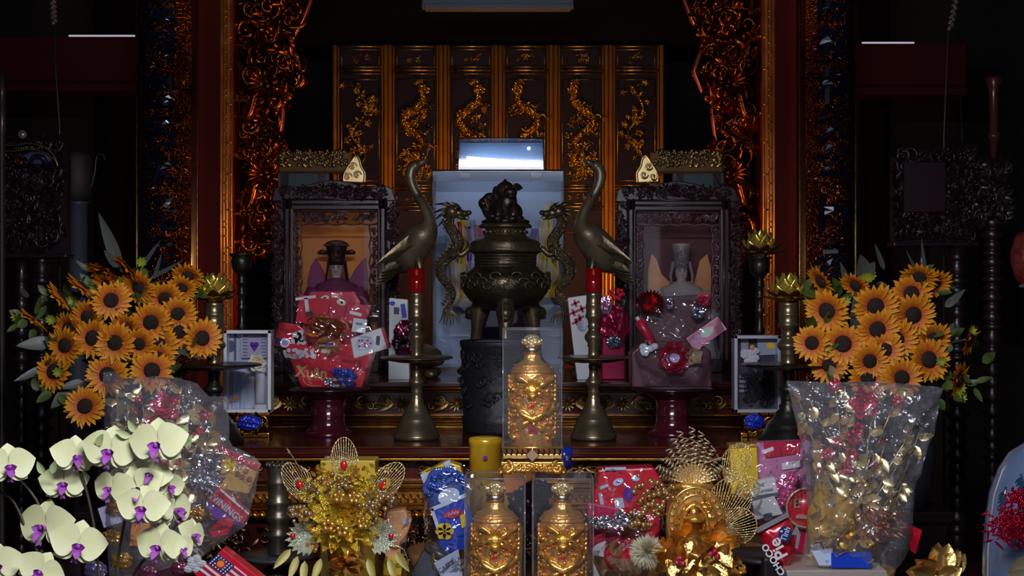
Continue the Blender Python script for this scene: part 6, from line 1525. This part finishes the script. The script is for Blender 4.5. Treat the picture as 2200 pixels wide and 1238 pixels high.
# flag box
d = 4.0
t = thing('flag_box', 'red box with star and stripe flag panel at the bottom left, before the carved apron', 'gift box', (X(490, d), d, LZ))
fb = lambda u, v: (478+u*.8-v*.55, 1180+u*.62+v*.5)
q = MB(); q.pp([fb(0, 0), fb(110, 0), fb(110, 110), fb(0, 110)], d, .06, .003); q.mi = 1; q.pp([fb(0, 18), fb(100, 18), fb(100, 90), fb(0, 90)], d-.003, .004)
q.mi = 2
for k in range(4): q.pp([fb(0, 22+k*17), fb(100, 22+k*17), fb(100, 30+k*17), fb(0, 30+k*17)], d-.005, .003)
q.mi = 3; q.pp([fb(0, 18), fb(44, 18), fb(44, 58), fb(0, 58)], d-.007, .003); q.mi = 1
for i in range(6):
    for j in range(5):
        if not (1 < i < 4 and 0 < j < 4): oval(q, *fb(5+i*7, 23+j*8), 2, 2, d-.0085, .002, 0, 6)
q.mi = 2; oval(q, *fb(21, 38), 11, 10, d-.0085, .002); q.mi = 4; oval(q, *fb(21, 38), 8, 7, d-.010, .002)
q.done('box', [RED, WHITE, CRIM, NAVY, ORNG], t)
q = MB(); q.pp([(430, 1240), (520, 1240), (520, 1340), (430, 1340)], d+.005, .05, .004); q.done('lower_box', CRIM, t)
# crumpled gold bow at the lower right and pearl wraps lower left
d = 4.0
t = thing('gold_bow', 'crumpled gold paper bow standing right of the right bouquet', 'bow', (X(2020, d), d, LZ))
q = MB(); c = P(2015, 1235, d); rd = random.Random(4)
for k in range(16): a = .2+k*.19; q.leaf(c+V((rd.uniform(-.02, .02), rd.uniform(-.03, .03), 0)), (cos(a), rd.uniform(-.5, .3), sin(a)*.7), rd.uniform(.06, .1), .055, (0, -1, 0), rd.uniform(-.2, .4), 7, .4, .9)
q.done('bow_loops', mat('bow_gold', (.72, .46, .14), .3, .8, bump=.4, bscale=60), t)
q = MB(); q.lathe([(0, LZ), (.05, LZ), (.03, LZ+.06), (.02, c.z), (0, c.z)], (c.x, d, 0), 16); q.done('stem', GOLD, t)

# ------------------------------------------------------------------ porcelain vase with tinsel, red lantern (right edge)
d = 3.75; VX = X(2262, d)
def vr(z): return 0
PORC = mat('porcelain', (.09, .13, .22), .12, coat=.4)
t = thing('porcelain_vase', 'large blue and white porcelain vase with red tinsel at the right edge', 'vase', (VX, d, LZ))
rows = [(0, 1426), (100, 1426), (116, 1360), (138, 1300), (145, 1238), (144, 1180), (139, 1120), (130, 1060), (112, 1010), (90, 975), (60, 955), (50, 940), (56, 915), (0, 915)]
k = d/F; zof = lambda y: LZ if y == 1426 else Z(y, d)
q = MB(); q.lathe([(w*k, zof(y)) for w, y in rows], (VX, d, 0), 56); q.done('vase_body', PORC, t)
q = MB(); rt = [(w, y) for w, y in rows if w]
def on(a, y, o=.003):
    w = wave(y, sorted([(yy, ww) for ww, yy in rt])); return V((VX+(w*k+o)*sin(a), d-(w*k+o)*cos(a), Z(y, d)))
def wavep(y): pass
for a0, y0, y1, dr in ((-.95, 1010, 1060, .3), (-.6, 990, 1050, -.2), (-.75, 1180, 1236, .1), (-.3, 1000, 1080, .3), (-1.2, 1040, 1100, .1)):
    pth = [on(a0+dr*i/8, y0+(y1-y0)*i/8) for i in range(9)]; q.tube(pth, .0025, 5)
    for i in range(1, 9):
        for s in (-1, 1): q.leaf(pth[i], (s, -.2, -.7), .026, .009, (0, -1, 0), .05, 4)
q.done('painted_leaves', mat('glaze_ink', (.015, .05, .09), .15, coat=.5), t)
q = MB(); q.tube([on(-pi/2+.12, y, .002) for y in range(1000, 1300, 12)], .003, 6); q.done('metal_seam', GREYM, t)
q = MB(); rd = random.Random(6)
for cx2, cy2, n in ((2178, 1125, 260), (2196, 1070, 90)):
    for i in range(n):
        c = P(cx2+rd.gauss(0, 20), cy2+rd.gauss(0, 15 if n > 100 else 8), d-.16); a = rd.uniform(0, 6.28); q.leaf(c, (cos(a)*1.4, -.5, sin(a)), .035, .007, (0, -1, 0), .1, 4)
q.done('tinsel_flower', ROSEM, t)
q = MB(); q.leaf(P(2165, 1235, d-.17), (1, -.1, .35), .14, .06, (0, -1, .5), .1, 8); q.leaf(P(2160, 1245, d-.18), (1, -.2, -.1), .12, .06, (0, -1, .5), .1, 8); q.done('olive_leaf', mat('leaf_olive', (.08, .06, .02), .4), t)
d = 6.0
t = thing('red_lantern', 'red lantern hanging at the right edge above the vase', 'lantern', (X(2206, d), d, Z(620, d)))
q = MB(); k = d/F; q.lathe([(0, Z(612, d)), (14*k, Z(612, d)), (26*k, Z(600, d)), (36*k, Z(565, d)), (36*k, Z(540, d)), (26*k, Z(508, d)), (14*k, Z(498, d)), (0, Z(498, d))], (X(2208, d), d, 0), 32); q.done('shade', mat('lantern_red', (.22, .008, .01), .35, col2=(.28, .06, .04), nscale=30), t)
q = MB(); q.lathe([(0, Z(618, d)), (18*k, Z(618, d)), (18*k, Z(612, d)), (0, Z(612, d))], (X(2208, d), d, 0), 24); q.tube([V((X(2208, d), d, Z(498, d))), V((X(2208, d), d, 3.75))], .003, 5); q.done('cap_and_cord', GREYM, t)

# ------------------------------------------------------------------ dark carved racks at the sides
CARVD = mat('carved_dark', (.018, .008, .011), .35, coat=.2)
def turned(q, x, y, z0, z1, r, seed):
    rd = random.Random(seed); rows = [(0, z0), (r, z0)]; z = z0
    while z < z1-.06:
        h = rd.uniform(.03, .07); rows += [(r*.55, z+.006), (r*rd.uniform(.7, 1.1), z+h*.5), (r*.55, z+h-.004)]; z += h
    rows += [(r*.8, z1), (0, z1)]; q.lathe(rows, (x, y, 0), 18)
def rack(side):
    L = side == 'left'; d = 6.3
    px0, px1, yt, yb = (-60, 142, 285, 545) if L else (1920, 2105, 305, 520)
    t = thing('carved_rack', ('dark carved rack with pale round boss and two gilt curved lines, on the far left' if L else 'dark carved wooden rack in deep shadow on the far right'), 'carved rack', (X((px0+px1)/2, d), d+.05, 0), 'carved racks at the sides')
    xa, xb = X(px0, d), X(px1, d)
    q = MB(); q.span((xa+.01, d+.04, Z(yb, d)), (xb-.01, d+.1, Z(yt+22, d))); q.span((xa, d, Z(yb, d)-.02), (xb, d+.12, Z(yb, d)), .006); q.done('panel', CARVD, t)
    q = MB(); q.carve(xa, xb, Z(yb, d), Z(yt, d), d+.03, 230, 7 if L else 8, .02, .05); q.done('carving', CARVD, t)
    for i, px in enumerate((36, 80) if L else (1990, 2066)):
        q = MB(); turned(q, X(px, d), d+.06, 0, Z(yb, d)-.02, .04 if i == 0 else .055, i+3); q.done('leg', CARVD, t)
    if L:
        q = MB()
        for dy, r in ((0, .005), (13, .004)):
            q.tube(smooth_path([P(-20, 312+dy, d-.03), P(30, 312+dy, d-.03), P(62, 308+dy, d-.03), P(95, 316+dy*.9, d-.03), P(116, 335+dy*.6, d-.03), P(124, 358, d-.03)], 5), r, 6)
        for i in range(14): q.ball(P(34+i*5.5, 318+1.5*sin(i), d-.03), .005, 6, 4)
        q.done('gilt_lines', GILTP, t)
        q = MB(); q.ball(P(48, 289, d-.03), (.02, .016, .02), 14, 10); q.done('round_boss', mat('boss_pearl', (.6, .5, .5), .15, .6), t)
        q = MB(); q.ball(P(80, 340, d-.005), (.07, .03, .03), 18, 12); q.done('glazed_eye', mat('eye_glaze', (.12, .13, .24), .12, coat=.8), t)
        q = MB(); q.tube(smooth_path([P(66, 352, d-.035), P(70, 340, d-.042), P(84, 336, d-.044), P(96, 344, d-.04), (P(100, 358, d-.03))], 4), [.008+.006*sin(i*.2) for i in range(17)], 8); q.done('glazed_eye_dark', mat('eye_dark', (.012, .02, .06), .1, coat=.8), t)
        q = MB(); q.carve(X(34, d), X(66, d), Z(360, d), Z(340, d), d-.03, 12, 4, .012, .02); q.done('gilt_mane', GILTR, t)
    else:
        q = MB(); q.span((X(1942, d), d-.005, Z(455, d)), (X(2030, d), d+.04, Z(350, d))); q.done('inset_panel', mat('inset_wine', (.03, .006, .012), .4), t)
rack('left'); rack('right')
def pole(pts, r, lb, m, d, twist=None):
    t = thing('ceremonial_pole', lb, 'pole', (X(pts[-1][0], d), d, 0), 'ceremonial poles'); q = MB()
    q.tube([P(a, b, d) for a, b in pts]+[V((X(pts[-1][0], d), d, 0))], r, 8); q.done('shaft', m, t)
    if twist:
        q = MB()
        for i in range(24):
            f = i/23; a, b = twist[0][0]+(twist[1][0]-twist[0][0])*f, twist[0][1]+(twist[1][1]-twist[0][1])*f; q.ball(P(a+3*sin(i*1.6), b, d), (.012, .012, .01), 8, 5)
        q.done('twisted_binding', mat('binding_grey', (.2, .17, .17), .3, .6), t)
    return t
DPOLE = mat('pole_dark', (.05, .045, .045), .3, .5)
pole([(114, -20), (119, 150), (128, 275)], .006, 'thin dark pole rising behind the left carved rack', DPOLE, 6.5, ((112, -10), (116, 50)))
pole([(2052, -20), (2038, 70), (2033, 180), (2028, 295)], .006, 'thin dark pole with twisted binding behind the right rack', DPOLE, 6.5, ((2056, -10), (2042, 62)))
pole([(2064, 205), (2068, 320)], .004, 'shorter thin dark pole right of the bound pole', DPOLE, 6.55)
t = thing('finial_post', 'brown turned post with flared top in shadow on the far right', 'post', (X(2135, 6.0), 6.0, 0), 'posts at the sides'); d = 6.0
q = MB(); k = d/F; q.lathe([(0, Z(340, d)), (6*k, Z(340, d)), (9*k, Z(300, d)), (14*k, Z(296, d)), (14*k, Z(290, d)), (9*k, Z(286, d)), (10*k, Z(200, d)), (11*k, Z(190, d)), (18*k, Z(172, d)), (14*k, Z(165, d)), (0, Z(165, d))], (X(2135, d), d, 0), 20); q.done('upper_shaft', mat('post_brown', (.16, .05, .035), .3, .4, coat=.3), t)
q = MB(); turned(q, X(2132, d), d, 0, Z(340, d), .045, 12); q.done('turned_shaft', CARVD, t)
q = MB()
for px, py, r in ((2118, 355, .04), (2100, 440, .035), (2150, 380, .03), (2085, 455, .02)): q.ball(P(px, py, d-.03), (r, r*.8, r*.8))
q.carve(X(2060, d), X(2170, d), Z(490, d), Z(340, d), d-.04, 50, 9, .02, .045); q.done('dragon_head_carving', CARVD, t); q = MB(); q.ball(P(2036, 456, d-.03), .014); q.done('round_knob', CARVD, t)
t = thing('finial_post', 'slim turned post with pale metal at the far left edge', 'post', (X(6, 6.0), 6.0, 0), 'posts at the sides')
q = MB(); q.lathe([(0, 0), (.03, 0), (.012, .1), (.012, Z(290, d)), (8*k, Z(285, d)), (9*k, Z(230, d)), (6*k, Z(225, d)), (9*k, Z(200, d)), (5*k, Z(165, d)), (0, Z(160, d))], (X(4, d), d, 0), 18); q.done('shaft', mat('post_grey', (.12, .09, .08), .3, .6), t)
# bell pot on pedestal with hooked arm, left
d = 7.4
t = thing('drum_pot', 'dark grey metal pot on a tall grey pedestal in the shadows on the left', 'pot', (X(166, d), d, 0)); k = d/F
q = MB(); q.lathe([(26*k, 0), (26*k, .03), (22*k, .05), (20*k, Z(440, d)), (25*k, Z(434, d)), (0, Z(434, d))], (X(168, d), d, 0), 28); q.done('pedestal', mat('pedestal_grey', (.13, .14, .2), .4, .2), t)
q = MB(); q.lathe([(0, Z(434, d)), (16*k, Z(434, d)), (30*k, Z(415, d)), (34*k, Z(380, d)), (32*k, Z(340, d)), (26*k, Z(330, d)), (0, Z(330, d))], (X(164, d), d, 0), 28); q.done('pot_body', DULL, t)
q = MB(); q.tube(smooth_path([P(184, 420, d), P(196, 400, d), (P(204, 370, d)), P(206, 345, d), P(212, 332, d), P(222, 334, d), P(226, 345, d)], 4), .006, 6); q.done('hooked_arm', mat('arm_grey', (.12, .11, .12), .35, .7), t)
WARM_E = 360
# ------------------------------------------------------------------ light and camera
w = bpy.data.worlds.new('World'); sc.world = w; w.use_nodes = True
w.node_tree.nodes['Background'].inputs[0].default_value = (.75, .82, 1, 1); w.node_tree.nodes['Background'].inputs[1].default_value = WORLD
cam = bpy.data.cameras.new('camera'); co = bpy.data.objects.new('camera', cam); COL.objects.link(co)
co.location = (0, 0, CZ); co.rotation_euler = (pi/2, 0, 0); cam.sensor_width = 36; cam.lens = 36*F/2200; cam.clip_start = .05
sc.camera = co
# lit fluorescent fixture in front of and above the altar
t = thing('fluorescent_fixture', 'white ceiling fixture with three lit fluorescent tubes above the viewer', 'ceiling light', (-.05, 1.9, 2.55))
q = MB(); q.span((-.7, 1.75, 2.59), (.6, 2.05, 2.63), .01); q.done('housing', GREYM, t)
TUBE = mat('fluorescent', (.86, .9, 1), .5, emit=TUBE_E)
for k in range(3):
    q = MB(); y = 1.8+k*.1; q.tube([(-.66, y, 2.555), (.56, y, 2.555)], .016, 10); q.done('tube', TUBE, t)
for x in (-.5, .4): q = MB(); q.tube([(x, 1.9, 2.63), (x, 1.9, 3.75)], .006, 6); q.done('hanger_rod', GREYM, t)
t.rotation_euler = (0, 0, radians(-9))
# warm altar lamps behind the glass case and on the ceiling of the niche
t = thing('altar_lamp', 'small glowing altar lamp standing hidden behind the tall glass case', 'lamp', (0, 6.86, TZ))
q = MB(); q.lathe([(0, TZ), (.07, TZ), (.07, TZ+.015), (.02, TZ+.05), (.014, 1.66), (.04, 1.685), (.03, 1.7), (0, 1.7)], (0, 6.86, 0), 24); q.done('lamp_stand', BRASS, t)
q = MB(); q.ball((0, 6.86, 1.75), .05, 24, 16); q.done('bulb', mat('warm_bulb', (1, .43, .12), .5, emit=WARM_E), t)
sc.view_settings.view_transform = 'Standard'; sc.view_settings.look = 'None'; sc.view_settings.gamma = 1
sc.view_settings.use_curve_mapping = False
sc.view_settings.exposure = EXPO
sc.cycles.max_bounces = 8; sc.cycles.transparent_max_bounces = 24
